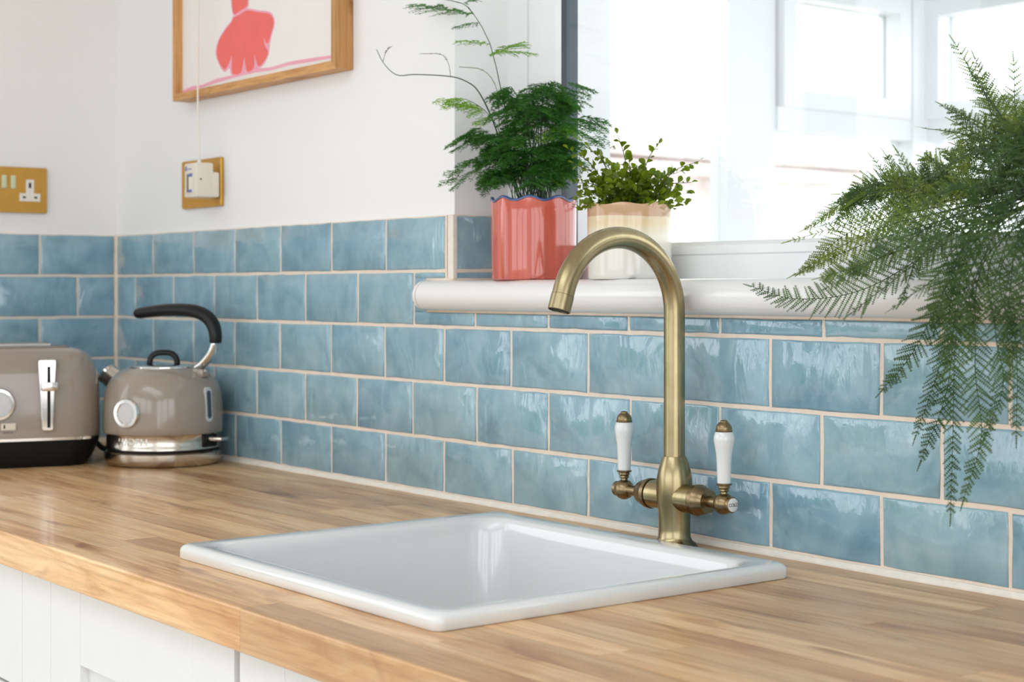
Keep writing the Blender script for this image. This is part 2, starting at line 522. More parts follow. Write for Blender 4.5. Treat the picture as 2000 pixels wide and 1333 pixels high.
J4 = [0, .0837, .2431, .3996, .5492, .7040, .8553, 1.0034, 1.1566, 1.3101, 1.466, 1.6161, 1.7664, 1.9202]
J5 = [0, .1599, .3217, .4769, .6284, .7822, .9332, 1.0802, 1.2355, 1.388, 1.5475, 1.6938, 1.8457, 1.9983]
for J in (J2, J3, J4, J5):
    while J[-1] < 3.0: J.append(J[-1] + .1525)
PZ = .0775
def zr(i): return Z0 + PZ - PZ * i - PZ, Z0 + PZ - PZ * i   # row i bottom, top
g2 = GAP / 2
for i, J in enumerate((J1, J2, J3, J4, J5)):
    zb, zt = zr(i)
    for k in range(len(J) - 1):
        a0, a1 = J[k] + g2, J[k + 1] - g2
        if k == 0: a0 = .0035
        if i == 1 and J[k + 1] > 1.03:
            if J[k] < 1.05:       # cut round the sill end
                put_tile(wall_back, 'back', a0, 1.0815, SILL + .0035, zt - g2)
                put_tile(wall_back, 'back', a0, 1.0375, SILL - .0438, SILL + .0035)
                put_tile(wall_back, 'back', a0, a1, zb + g2, SILL - .0438)
            else:
                put_tile(wall_back, 'back', a0, a1, zb + g2, SILL - .0445)
            continue
        put_tile(wall_back, 'back', a0, a1, zb + g2 + (.003 if i == 4 else 0), zt - g2)
# left wall
for i in range(5):
    zb, zt = zr(i)
    ys = [-.0045, -.150, -.3025, -.455, -.6075, -.76] if i % 2 == 0 else [-.0045, -.0765, -.229, -.3815, -.534, -.6865]
    for k in range(len(ys) - 1):
        put_tile(wall_left, 'left', ys[k + 1] + g2, ys[k] - (g2 if k else 0), zb + g2 + (.003 if i == 4 else 0), zt - g2)
# reveal tiles
put_tile(wall_back, 'left', .0045, .094, Z0 + g2, Z0 + PZ - g2, XR + .006)
put_tile(wall_back, 'left', .0045, .094, SILL + .002, Z0 - g2, XR + .006)
# grout beds
g = G()
g.box(-.004, XR + .0045, .0018, .0075, SILL, Z0 + PZ - .001)
g.box(-.004, 3.05, .0018, .0075, ZC - .03, SILL)
g.box(XR - .002, XR + .0048, .0018, .097, SILL - .01, Z0 + PZ - .001)
grout = g.make('grout', 'grout', wall_back)
g = G(); g.box(-.0075, -.0018, -.76, .004, ZC - .03, Z0 + PZ - .001)
g.make('grout', 'grout', wall_left)
g = G(); g.tube([(.0005, .0005, ZC), (.0008, .0006, ZC + .1), (.0003, .0004, ZC + .2), (.0008, .0006, ZC + .3), (.0005, .0005, Z0 + PZ)], .0042, 8)
g.make('corner_grout', 'grout', wall_back, True)
# edge trim of the tiled corner
g = G(); g.bbox(1.0862, 1.0902, -.0012, .006, SILL + .002, Z0 + PZ - .0015, .0008)
g.make('tile_trim', 'grout', wall_back)
g = G(); g.box(1.0903, 1.0916, -.0002, .006, SILL + .002, Z0 + PZ - .0015)
g.make('clay_edge', 'redbrick', wall_back)
g = G(); g.bbox(1.0917, XR + .0062, -.0012, .006, SILL + .002, Z0 + PZ - .0015, .0012)
g.make('tile_trim', 'silicone', wall_back)
# silicone bead along the worktop
def wob(x): return .0012 * math.sin(x * 31) + .0008 * math.sin(x * 73 + 1)
g = G(); n = 70; ring = []
for k in range(n + 1):
    x = 3.0 * k / n; h = .0062 + wob(x) * .5
    ring.append([(x, .003, ZC - .002), (x, -.0055 - wob(x), ZC - .002), (x, -.0052 - wob(x), ZC + .0015), (x, -.0012, ZC + h), (x, .003, ZC + h)])
v, f = stack(ring); g.add(v, f)
g.make('sealant_bead', 'silicone', wall_back, fix=True)
g = G(); g.box(-.002, .0045, -.76, -.003, ZC - .002, ZC + .0065)
g.make('sealant_bead', 'silicone', wall_left)

# ------------------------------------------------------------------ sill
def sill_prof(n=12):
    r = .0206; yc = -.0035; zc = SILL - r
    p = [(.098, SILL), (yc, SILL)]
    for k in range(1, n):
        a = PI / 2 + PI * k / n; p.append((yc + r * math.cos(a), zc + r * math.sin(a)))
    p += [(yc, SILL - 2 * r), (.004, SILL - 2 * r), (.004, SILL - .022), (.098, SILL - .022)]
    return p
g = G()
v = []; P = sill_prof(16); n = len(P)
g.prism(P, XR, WX1, lambda p, q, t: (t, p, q))
P2 = [(y, z) for y, z in P if y < .0045]
P2 = [(.0045, SILL)] + [q for q in P2 if q[0] < .003] + [(.0045, SILL - .0412)]
g.prism(P2, 1.0465, XR, lambda p, q, t: (t, p, q))
sill = struct(g.make('trim_1', 'sill', smooth=True, auto=30, fix=True), 'white round-nosed window sill under the plant pots')
# end cap
g = G()
P3 = [(.001, SILL - .0002)] + [(-.0035 + .0207 * math.cos(PI / 2 + PI * k / 16), SILL - .0206 + .0206 * math.sin(PI / 2 + PI * k / 16)) for k in range(17)] + [(.001, SILL - .0410)]
g.prism(P3, 1.0395, 1.0458, lambda p, q, t: (t, p, q))
g.make('end_cap', 'sill', sill, True, 30, fix=True)
g = G(); g.prism([(y * 1.0, z) for y, z in P3], 1.0457, 1.0467, lambda p, q, t: (t, p * 1.004, SILL - .0206 + (q - SILL + .0206) * 1.002))
g.make('cap_joint', 'aged_line', sill, fix=True)
# bead of sealant under the nose and along the top left
g = G(); g.tube([(1.042, -.0005, SILL - .0420), (1.4, -.0005, SILL - .0422), (1.9, -.0005, SILL - .0419), (2.76, -.0005, SILL - .0421)], .0024, 8)
g.make('sealant_bead', 'grout', sill, True)
g = G(); g.tube([(1.042, -.001, SILL + .001), (XR, -.001, SILL + .0012), (XR + .004, .004, SILL + .001), (XR + .0075, .097, SILL + .001)], .0026, 8)
g.make('sealant_bead', 'grout', sill, True)

# ------------------------------------------------------------------ kitchen window
win = struct(empty('window_1', (0, 0, 0)), 'white framed kitchen window above the sink')
FZ0 = SILL - .001
def jamb(mirror):
    X = (lambda x: x) if not mirror else (lambda x: WX1 - (x - XR))
    prof = [(XR - .0, .098), (1.1420, .098), (1.1426, .101), (1.1480, .101), (1.1486, .0965), (1.1750, .0965), (1.1767, .0945), (1.2080, .0945), (1.2155, .0985), (1.2155, .1005), (1.2155, .186), (1.150, .190), (XR, .190)]
    g = G(); g.prism([(X(a), b) for a, b in prof], FZ0, WTOP, lambda p, q, t: (p, q, t))
    g.make('jamb', 'upvc', win, fix=True)
    g = G(); g.box(*sorted((X(1.2150), X(1.2165))), .0995, .1075, FZ0 + .046, WTOP - .05)
    g.make('gasket', 'gasket', win)
    g = G(); g.box(*sorted((X(1.2150), X(1.2162))), .1075, .1275, FZ0 + .046, WTOP - .05)
    g.make('spacer', 'spacer', win)
jamb(False); jamb(True)
g = G()
pr = [(.098, FZ0), (.098, FZ0 + .030), (.0955, FZ0 + .032), (.0955, FZ0 + .042), (.1005, FZ0 + .0468), (.186, FZ0 + .0468), (.190, FZ0)]
g.prism(pr, 1.2155, WX1 - (1.2155 - XR), lambda p, q, t: (t, p, q))
g.make('bottom_rail', 'upvc', win, fix=True)
g = G(); g.prism([(p, WTOP - (q - FZ0)) for p, q in pr], 1.2155, WX1 - (1.2155 - XR), lambda p, q, t: (t, p, q))
g.make('top_rail', 'upvc', win, fix=True)
g = G(); g.box(1.2157, WX1 - (1.2155 - XR), .106, .112, FZ0 + .0468, WTOP - .0468)
g.make('pane', 'glass', win)

# ------------------------------------------------------------------ conservatory outside the window
cons = struct(empty('window_2', (-.27, 2.74, 0)), 'white framed conservatory seen through the kitchen window')
def cbox(name, mat, *b):
    g = G(); g.box(*b)
    o = g.make(name, mat, cons)
    o.data.transform(Matrix.Translation((.27, -2.74, 0)))
    return o
AX0, AX1 = -.34, -.27
cbox('post', 'upvc', AX0, AX1, .25, .95, 0, 2.35)
cbox('post', 'upvc', AX0, AX1, 1.90, 2.085, 0, 2.35)
cbox('corner_post', 'upvc', AX0, AX1 + .02, 2.66, 2.81, 0, 2.35)
cbox('plate', 'upvc', AX0, AX1, .25, 2.81, 2.20, 2.35)
cbox('bottom_rail', 'upvc', AX0, AX1, .95, 1.90, .0, 1.02)
cbox('bottom_rail', 'upvc', AX0, AX1, 2.085, 2.66, .0, 1.02)
cbox('transom', 'upvc', AX0, AX1 + .012, 2.085, 2.66, 1.635, 1.70)
def sash(y0, y1, z0, z1, t=.05):
    for b in ((y0, y0 + t, z0, z1), (y1 - t, y1, z0, z1), (y0 + t, y1 - t, z0, z0 + t), (y0 + t, y1 - t, z1 - t, z1)):
        cbox('sash_rail', 'upvc', AX0 + .01, AX1 + .025, *b)
    cbox('pane', 'glass', AX0 + .03, AX0 + .04, y0 + t, y1 - t, z0 + t, z1 - t)
sash(2.095, 2.645, 1.70, 2.06)
cbox('plate', 'upvc', AX0, AX1, 2.085, 2.66, 2.06, 2.20)
cbox('pane', 'glass', AX0 + .03, AX0 + .04, .95, 1.90, 1.02, 2.20)
cbox('pane', 'glass', AX0 + .03, AX0 + .04, 2.085, 2.66, 1.02, 1.635)
# far wall
BY0, BY1 = 2.74, 2.81
cbox('bottom_rail', 'upvc', AX1 + .02, 3.2, BY0, BY1, 0, 1.02)
cbox('plate', 'upvc', AX1 + .02, 3.2, BY0, BY1, 2.06, 2.35)
cbox('transom', 'upvc', AX1 + .02, 3.2, BY0 - .012, BY1, 1.635, 1.70)
for x in (.55, 1.4, 2.25, 3.1):
    cbox('post', 'upvc', x, x + .1, BY0, BY1, 1.02, 2.06)
for x0, x1 in ((-.25, .55), (.65, 1.4), (1.5, 2.25), (2.35, 3.1)):
    for b in ((x0, x0 + .05, 1.70, 2.06), (x1 - .05, x1, 1.70, 2.06), (x0 + .05, x1 - .05, 1.70, 1.75), (x0 + .05, x1 - .05, 2.01, 2.06)):
        cbox('sash_rail', 'upvc', b[0], b[1], BY0 - .025, BY1 - .01, b[2], b[3])
    cbox('pane', 'glass', x0 + .05, x1 - .05, BY1 - .04, BY1 - .03, 1.75, 2.01)
    cbox('pane', 'glass', x0, x1, BY1 - .04, BY1 - .03, 1.02, 1.635)
cbox('roof_sky_blocker', 'upvc', AX0, 3.3, .25, 2.85, 2.35, 2.42)  # unseen solid roof, added to block the sky and darken the frames
# neighbouring house beyond
nh = empty('neighbour_house', (-4.2, 3.6, 0))
tag(nh, 'pale brick house with a pinkish clay tiled roof, seen overexposed through the window', 'house')
g = G(); g.box(-4, 0, -3.2, 3.0, 0, 1.95); g.make('wall', 'brickpale', nh)
g = G(); g.box(-.02, .03, -.6, .5, 1.0, 1.75); wf = g.make('window', 'upvc', nh)
g = G(); g.box(.025, .035, -.5, .4, 1.08, 1.68); g.make('pane', 'spacer', wf)
sl = math.radians(33)
roof = G(); roof.prism([(.25, 1.85), (.25, 1.92), (-3.2, 1.92 + 3.45 * math.tan(sl)), (-3.2, 1.85)], -3.4, 3.2, lambda p, q, t: (p, t, q))
ro = roof.make('roof', 'rooftile', nh, fix=True)
tg = G(); tg.bbox(-.16, .16, -.20, .20, -.012, .012, .004)
tme = None
for i in range(9):
    for k in range(16):
        s = i * .30
        x = .22 - (s + .1) * math.cos(sl); z = 1.95 + (s + .1) * math.sin(sl) + .02
        y = -3.1 + k * .41 + (.205 if i % 2 else 0)
        if tme is None:
            t = tg.make('roof_tile', 'rooftile', ro); tme = t.data
        else: t = mko('roof_tile', tme, None, ro)
        t.location = (x, y, z); t.rotation_euler = (0, sl - .07, 0)

# garden
g = G(); g.box(-14, 9, -14, 12, -.25, -.12); struct(g.make('ground', 'paving'), 'pale paving outside the house')
def hedge(name, x, y0, y1, h, label):
    r = random.Random(5); n = 40; m = 14; v = []; f = []
    for i in range(n + 1):
        for j in range(m + 1):
            a = PI * j / m
            rr = 1 + r.uniform(-.12, .12)
            v.append((x - .5 + .55 * math.sin(a) * rr * (1 if j <= m else 1) , y0 + (y1 - y0) * i / n, -.12 + h * (1 - math.cos(a)) / 2 * (1 + r.uniform(-.08, .04))))
    for i in range(n):
        for j in range(m):
            f.append((i * (m + 1) + j, i * (m + 1) + j + 1, (i + 1) * (m + 1) + j + 1, (i + 1) * (m + 1) + j))
    return tag(mk(name, v, f, 'hedge', smooth=True), label, 'hedge')
hedge('garden_hedge', -3.6, -6.5, 1.2, 1.55, 'clipped green garden hedge outside the garden doors')

# ------------------------------------------------------------------ worktop of oak staves
wt = empty('worktop', (1.3, -.3, ZC - .04))
tag(wt, 'solid oak stave worktop running under the sink, kettle and toaster', 'worktop')
WTX1 = 3.0
cut = (1.345, 1.780, -.490, -.112)
rw = random.Random(4)
rows = 14; ry0 = -.5955; rwid = .5955 / rows
def stave(x0, x1, y0, y1, front):
    e = .0002
    x0 += e; x1 -= e; y0 += e; y1 -= e
    z0, z1 = ZC - .040, ZC + rw.uniform(-.00008, .00008)
    g = G()
    if front:
        r = .0022
        P = [(y0, z0 + .001), (y0 + .001, z0), (y1, z0), (y1, z1), (y0 + r, z1), (y0 + r * .3, z1 - r * .3), (y0, z1 - r)]
        g.prism(P, x0, x1, lambda p, q, t: (t, p, q))
        o = g.make('stave', 'oak', wt, fix=True)
    else:
        g.box(x0, x1, y0, y1, z0, z1)
        o = g.make('stave', 'oak', wt)
    o.data.transform(Matrix.Translation((-1.3, .3, -(ZC - .04))))
for i in range(rows):
    y0 = ry0 + rwid * i; y1 = y0 + rwid
    xs = [0.0]
    if i == 0: xs = [0, .42, .93, 1.6095, 2.24, WTX1]
    else:
        x = -rw.uniform(0, .3)
        while True:
            x += rw.uniform(.32, .72)
            if x > WTX1 - .12: break
            if x > .1: xs.append(x)
        xs.append(WTX1)
    for a, b in zip(xs[:-1], xs[1:]):
        if y1 > cut[2] and y0 < cut[3]:
            yy = [(y0, y1)]
            segs = [(a, min(b, cut[0]), y0, y1), (max(a, cut[1]), b, y0, y1)]
            if y0 < cut[2]: segs.append((max(a, cut[0]), min(b, cut[1]), y0, cut[2]))
            if y1 > cut[3]: segs.append((max(a, cut[0]), min(b, cut[1]), cut[3], y1))
            for s in segs:
                if s[1] - s[0] > .004: stave(*s, False)
        else:
            stave(a, b, y0, y1, i == 0)

# ------------------------------------------------------------------ base cabinets
DY = -.575; CTOP = ZC - .0415
def cabinet(x0, x1, label):
    root = empty('base_cabinet', ((x0 + x1) / 2, -.28, 0))
    tag(root, label, 'cabinet', 'cream base cabinets under the oak worktop')
    T = Matrix.Translation((-(x0 + x1) / 2, .28, 0))
    def part(name, g, mat='cab', par=root, **k):
        o = g.make(name, mat, par, **k); o.data.transform(T); return o
    g = G()
    under = lambda x: .715 if 1.30 < x < 1.82 else CTOP        # side panels stop below the sink bowl
    g.box(x0 + .001, x0 + .019, -.553, -.012, .1, under(x0)); g.box(x1 - .019, x1 - .001, -.553, -.012, .1, under(x1))
    if under(x0) < CTOP: g.box(x0 + .001, x0 + .019, -.553, -.533, .715, CTOP)
    if under(x1) < CTOP: g.box(x1 - .019, x1 - .001, -.553, -.533, .715, CTOP)
    g.box(x0 + .019, x1 - .019, -.553, -.012, .1, .118); g.box(x0 + .019, x1 - .019, -.553, -.533, CTOP - .05, CTOP)
    part('carcass', g)
    g = G(); g.box(x0, x1, -.50, -.482, 0, .1); part('plinth', g)
    return root, part
def door(part, x0, x1, z0, z1, stile=.084, rail=.0865):
    """shaker door: two stiles, two rails, recessed panel"""
    y0, y1 = DY, DY + .0215
    g = G(); g.bbox(x0, x0 + stile - .0003, y0, y1, z0, z1, .0006); d = part('door', g)
    g = G(); g.bbox(x1 - stile + .0003, x1, y0, y1, z0, z1, .0006); part('stile', g, par=d)
    g = G(); g.bbox(x0 + stile, x1 - stile, y0 + .0002, y1, z1 - rail, z1, .0006); part('rail', g, par=d)
    g = G(); g.bbox(x0 + stile, x1 - stile, y0 + .0002, y1, z0, z0 + rail, .0006); part('rail', g, par=d)
    g = G(); g.box(x0 + stile, x1 - stile, y0 + .010, y1 - .004, z0 + rail, z1 - rail); part('panel', g, par=d)
    return d
root, part = cabinet(.42, 1.028, 'cream cabinet with a flat drawer front, below the toaster end of the worktop')
g = G(); g.bbox(.425, 1.0275, DY, DY + .0215, ZC - .188, CTOP - .001, .0008); part('drawer', g)
g = G(); g.bbox(.425, 1.0275, DY, DY + .0215, ZC - .43, ZC - .192, .0008); part('drawer', g)
g = G(); g.bbox(.425, 1.0275, DY, DY + .0215, .102, ZC - .434, .0008); part('drawer', g)
g = G(); g.bbox(1.0286, 1.1155, DY, -.012, 0, CTOP - .001, .0008)
o = g.make('filler_panel', 'cab'); tag(o, 'narrow plain cream filler panel between the drawer unit and the shaker door', 'panel')
g = G(); g.bbox(.002, .4235, DY, DY + .0215, .0, CTOP - .001, .0008)
o = g.make('corner_panel', 'cab'); tag(o, 'plain cream blanking panel in the corner under the toaster', 'panel')
root, part = cabinet(1.1161, 1.5685, 'cream shaker door cabinet below the left half of the sink')
door(part, 1.1166, 1.5597, .102, CTOP - .001)
root, part = cabinet(1.5690, 2.17, 'cream shaker door cabinet below the right half of the sink')
door(part, 1.5707, 2.168, .102, CTOP - .001)
root, part = cabinet(2.1705, 2.77, 'cream shaker door cabinet right of the sink, outside the picture edge')
door(part, 2.172, 2.768, .102, CTOP - .001)

# ------------------------------------------------------------------ sink
sk = empty('sink', (1.5625, -.302, ZC))
tag(sk, 'white ceramic inset sink in the oak worktop', 'sink')
sx, sy = .2430, .2150
def srr(ax, ay, r, z, n=6): return [(x, y, z) for x, y in rrect(-ax, ax, -ay, ay, r, n)]
H = .0155
rings = [srr(sx - .001, sy - .001, .0100, .0003), srr(sx, sy, .0110, .0018), srr(sx, sy, .0110, H - .0065), srr(sx - .0008, sy - .0008, .0108, H - .0038),
         srr(sx - .003, sy - .003, .0105, H - .0014), srr(sx - .0065, sy - .0065, .0105, H), srr(sx - .0235, sy - .0235, .030, H - .0018),
         srr(sx - .0265, sy - .0265, .032, H - .0035), srr(sx - .029, sy - .029, .034, H - .0085), srr(sx - .031, sy - .031, .035, H - .02),
         srr(sx - .036, sy - .036, .040, -.13), srr(sx - .041, sy - .041, .042, -.158), srr(sx - .055, sy - .055, .045, -.170), srr(.03, .03, .02, -.176), srr(.02, .02, .0199, -.177)]
v, f = stack(rings, False, True)
mk('basin', v, f, 'ceramic', sk, True, 50)
g = G(); g.lathe([(.0, -.1765), (.030, -.1765), (.033, -.1745), (.033, -.172), (.026, -.1735), (.0, -.174)], 24, cap0=False, cap1=False)
g.make('drain', 'chrome', sk, True, 30)

# ------------------------------------------------------------------ mixer tap
tp = empty('mixer_tap', (1.5865, -.0405, ZC))
tag(tp, 'antique brass swan-neck mixer tap with two white lever handles', 'tap')
g = G()
g.lathe([(.0262, 0), (.0262, .002), (.0240, .0042), (.0200, .0070), (.0182, .011), (.0178, .020), (.0178, .036), (.0190, .045), (.0202, .056), (.0203, .066), (.0197, .076), (.0183, .085), (.0158, .0935), (.0140, .0985), (.0130, .1008), (.0119, .1010)], 48)
g.make('body', 'brass', tp, True, 40)
RX = Matrix.Rotation(PI / 2, 4, 'Y')      # local z -> +x
def arm(sgn, L):
    MX = Matrix.Translation((0, 0, .0555)) @ Matrix.Rotation(sgn * PI / 2, 4, 'Y')
    g = G(); g.lathe([(.0158, 0), (.0158, .022), (.0160, .0345)], 36, MX)
    a = g.make('arm', 'brass', tp, True, 40)
    g = G(); g.lathe([(.0150, .0345), (.0150, .0358), (.0172, .0362), (.0172, .0412), (.0160, .0425), (.0150, .048), (.0135, .0530), (.0128, .0545), (.0085, .0550)], 36, MX)
    g.make('collar', 'brassdark', a, True, 35)
    g = G(); g.lathe([(.0062, .054), (.0062, L - .010), (.0075, L - .0085)], 24, MX)
    g.make('spindle', 'brassdark', a, True, 40)
    # knuckle ball
    pr = []
    rb = .0118
    for k in range(13):
        t = -PI / 2 + PI * k / 12
        zz = rb * math.sin(t)
        if zz > .0098: break
        pr.append((max(.0005, rb * math.cos(t)), L + zz))
    pr += [(.0087, L + .0098), (.0087, L + .0125), (.0080, L + .0132)]
    g = G(); g.lathe(pr, 32, MX)
    kn = g.make('knuckle', 'brassdark', tp, True, 40)
    g = G(); g.lathe([(.0074, L + .0130), (.0074, L + .0138), (.0068, L + .0142)], 28, MX)
    dc = g.make('disc', 'porcelain', kn, True, 40)
    txt = 'COLD' if sgn > 0 else 'HOT'
    mt = Matrix.Translation((sgn * (L + .0143), 0, .0555)) @ Matrix.Rotation(sgn * PI / 2, 4, 'Z') @ Matrix.Rotation(PI / 2, 4, 'X')
    text_mesh('lettering', txt, .0052, 'blackink', kn, mt, .0001)
    # lever
    MZ = Matrix.Translation((sgn * L, 0, .0555))
    g = G(); g.lathe([(.0042, .0095), (.0040, .0130), (.0058, .0142), (.0050, .0160), (.0066, .0175), (.0060, .0195), (.0086, .0205), (.0088, .0218), (.0074, .0226)], 28, MZ)
    lv = g.make('lever_base', 'brassdark', tp, True, 35)
    g = G(); g.lathe([(.0074, .0224), (.0076, .030), (.0080, .042), (.0086, .052), (.0100, .0610), (.0112, .0675), (.0113, .0715), (.0104, .0755), (.0090, .0780)], 32, MZ)
    g.make('lever_handle', 'porcelain', tp, True, 50)
    g = G(); g.lathe([(.0090, .0778), (.0094, .0784), (.0094, .0800), (.0088, .0806), (.0088, .0822), (.0080, .0850), (.0058, .0876), (.0044, .0884), (.0042, .0894), (.0030, .0904), (.0005, .0908)], 28, MZ)
    g.make('lever_cap', 'brassdark', tp, True, 35)
arm(1, .0780); arm(-1, .0845)
# spout in the plane x=0, towards -y
zt = .262; Rr = .0815; pts = [(0, 0, .100), (0, 0, .14), (0, 0, .18), (0, 0, .22), (0, 0, .25)]
for k in range(31):
    a = math.radians(165) * k / 30
    pts.append((0, -Rr * (1 - math.cos(a)), zt + Rr * math.sin(a)))
d = Vector(pts[-1]) - Vector(pts[-2]); d.normalize()
e1 = Vector(pts[-1]) + d * .002
g = G(); g.tube(pts + [tuple(e1)], .0119, 28)
sp = g.make('spout', 'brass', tp, True, 50)
e2 = e1 + d * .0175
g = G(); g.tube([e1 + d * .0003, e1 + d * .0004, e2 - d * .0004, e2], [.0117, .0123, .0123, .0116], 28, cap=False)
g.tube([e2, e2 - d * .004], [.0104, .0100], 28, cap=False)
nn = len(g.v); 
ae = g.make('aerator', 'brass', sp, True, 40)
g = G(); g.tube([e2 - d * .006, e2 - d * .0006], .0105, 28)
g.make('aerator_mesh', 'blackm', sp, True, 40)
g = G(); v1 = [];
g.tube([e2 - d * .0005, e2], [.0117, .0116], 28, cap=False)
g = G(); g.tube([e2 - d * .0022, e2 + d * .0001], [.0117, .0117], 28, cap=False); g.tube([e2 + d * .0001, e2 - d * .0022], [.0105, .0103], 28, cap=False)
g.make('aerator_rim', 'brassdark', sp, True, 40)

# ------------------------------------------------------------------ kettle
kt = empty('kettle', (.4215, -.104, ZC), math.atan2(-.476, -.880))   # local +x = spout
tag(kt, 'rounded taupe kettle with chrome base and black handle', 'kettle')
g = G(); g.lathe([(.088, .0), (.0925, .002), (.0945, .006), (.0955, .012), (.0955, .0205), (.093, .0225)], 64)
g.make('power_base', 'steel', kt, True, 35)
g = G(); g.lathe([(.0915, .0222), (.0915, .0265)], 64); g.make('base_gap', 'blackm', kt, True, 35)
g = G(); g.lathe([(.0905, .0262), (.0930, .0275), (.0930, .031), (.0922, .0325), (.0922, .0500), (.0932, .0520)], 64)
band = g.make('chrome_band', 'steel', kt, True, 35)
prof = [(.0935, .0518), (.0968, .0525), (.0978, .0545), (.0980, .065), (.0979, .085), (.0974, .100), (.0960, .112), (.0932, .124), (.0888, .1345), (.0826, .1432), (.0748, .1500), (.0660, .1550), (.0575, .1580), (.0545, .1586)]
g = G(); g.lathe(prof, 72); g.make('body', 'enamel', kt, True, 35)
g = G(); g.lathe([(.0555, .1585), (.0555, .1600), (.0530, .1612), (.030, .1632), (.004, .1640)], 48); lid = g.make('lid', 'chrome', kt, True, 35)
pts = []
for k in range(17):
    a = PI * k / 16
    c = math.cos(a); s_ = math.sin(a)
    pts.append((-.0225 * math.copysign(abs(c) ** .7, c), 0, .161 + .0215 * s_ ** .75))
ca = math.radians(126 - 90)
rot = Matrix.Rotation(math.radians(36), 4, 'Z')
pts = [tuple(rot @ Vector(p)) for p in pts]
g = G(); g.tube(pts, .0050, 12, flat=1.0); g.make('lid_handle', 'blackp', lid, True)
# spout
g = G()
sd = Vector((.80, 0, .60)).normalized()
A = Vector((.070, 0, .118)); Bp = Vector((.112, 0, .1435))
g.tube([A, A.lerp(Bp, .5), Bp], [.026, .0210, .0175], 28)
g.make('spout', 'steel', kt, True, 40)
g = G(); g.tube([Bp - sd * .001, Bp + sd * .0035], [.0182, .0187], 28, cap=False); g.tube([Bp + sd * .0035, Bp - sd * .001], [.0187, .0165], 28, cap=False)
g.make('spout_lip', 'chrome', kt, True, 40)
# handle (local -x)
hp = [(-.064, 0, .1570), (-.080, 0, .1665), (-.0955, 0, .1830), (-.1035, 0, .203)]
g = G(); g.tube(bez(hp, 12), [.0085 + .0015 * math.sin(PI * k / 12) for k in range(13)], 18, flat=.7)
g.make('handle_bracket', 'chrome', kt, True)
hp = [(-.1028, 0, .200), (-.1030, 0, .212), (-.099, 0, .228), (-.086, 0, .2425), (-.064, 0, .2510), (-.036, 0, .2535), (-.006, 0, .2530), (.024, 0, .2505), (.048, 0, .2475), (.058, 0, .2465)]
n = 40; P = bez(hp, n)
rad = []
for k in range(n + 1):
    t = k / n
    r_ = .0112 + .0022 * math.sin(PI * min(1, t * 1.15))
    if t > .86: r_ *= max(.25, math.sqrt(max(0, 1 - ((t - .86) / .145) ** 2)))
    rad.append(r_)
g = G(); g.tube(P, rad, 20, flat=.82); g.make('handle', 'blackp', kt, True)
g = G(); g.bbox(-.0900, -.066, -.011, .011, .140, .155, .005)
mount = g.make('handle_mount', 'enamel', kt, True, 40)
mount.data.transform(Matrix.Translation((.004, 0, .003)))
g = G(); g.lathe([(.0035, 0), (.0035, .002), (.001, .003)], 16, Matrix.Translation((-.0860, .004, .1535)) @ Matrix.Rotation(-PI / 3, 4, 'Y'))
g.make('screw', 'chrome', kt, True, 40)
# thermometer dial: 90 degrees from the spout towards camera
def on_body(ang, z, r):   # frame on the body side at local angle
    return Matrix.Rotation(ang, 4, 'Z') @ Matrix.Translation((r, 0, z)) @ Matrix.Rotation(PI / 2, 4, 'Y')
da = math.radians(90)
MD = on_body(da, .0880, .0950)
g = G(); g.lathe([(.0240, -.004), (.0240, .0040), (.0225, .0065), (.0172, .0068), (.0160, .0052)], 40, MD, cap1=False)
dl = g.make('dial_ring', 'chrome', kt, True, 35)
g = G(); g.lathe([(.0182, .0), (.0182, .0050), (.001, .0054)], 40, MD); g.make('dial_face', 'dialface', dl, True, 35)
# water gauge
gv, gf = [], []
gm = G(); a0 = math.radians(174)
def wrap(u, z, r): return (r * math.cos(a0 + u / r), r * math.sin(a0 + u / r), z)
P = rrect(-.0075, .0075, .072, .128, .0070, 5)
rings = [[wrap(u, z, .0955 - max(0, (z - .1)) * .12) for u, z in P], [wrap(u, z, .0995 - max(0, (z - .1)) * .12) for u, z in P]]
v, f = stack(rings); o = mk('water_gauge', v, f, 'dialface', kt, True, 35)
P = rrect(-.0042, .0042, .0775, .1225, .0040, 5)
rings = [[wrap(u, z, .098 - max(0, (z - .1)) * .12) for u, z in P], [wrap(u, z, .1003 - max(0, (z - .1)) * .12) for u, z in P]]
v, f = stack(rings); mk('gauge_window', v, f, 'spacer', o, True, 35)
# switch tab
g = G(); g.bbox(-.122, -.086, -.012, .012, .0405, .0470, .0028)
g.make('switch_lever', 'steel', kt, True, 40)
g = G(); g.bbox(-.0945, -.086, -.018, .018, .0300, .0500, .002); g.make('switch_recess', 'blackm', kt, True, 40)
# embossed name on the band
def emboss(txt, ang, z, size, r):
    me_o = text_mesh('embossed_lettering', txt, size, 'chrome', band, None, .0007)
    for vv in me_o.data.vertices:
        x, y, zz = vv.co
        a = ang + x / r
        vv.co = ((r + zz) * math.cos(a), (r + zz) * math.sin(a), z + y)
    return me_o
emboss('HADEN', math.radians(93), .0405, .0165, .0924)

# black power lead behind kettle and toaster
g = G(); cp = [(.060, -.110, ZC + .006), (.11, -.10, ZC + .006), (.17, -.125, ZC + .0065), (.215, -.15, ZC + .022), (.235, -.165, ZC + .040), (.240, -.150, ZC + .030), (.225, -.12, ZC + .008), (.24, -.075, ZC + .0055), (.29, -.05, ZC + .0055), (.33, -.045, ZC + .0055)]
g.tube(bez(cp, 60), .0050, 10)
lead = g.make('power_lead', 'blackp', None, True); tag(lead, 'black power lead lying between the toaster and the kettle', 'cable')
g = G(); g.bbox(.160, .225, -.190, -.150, ZC + .001, ZC + .050, .010); g.make('plug', 'blackp', lead, True, 40)

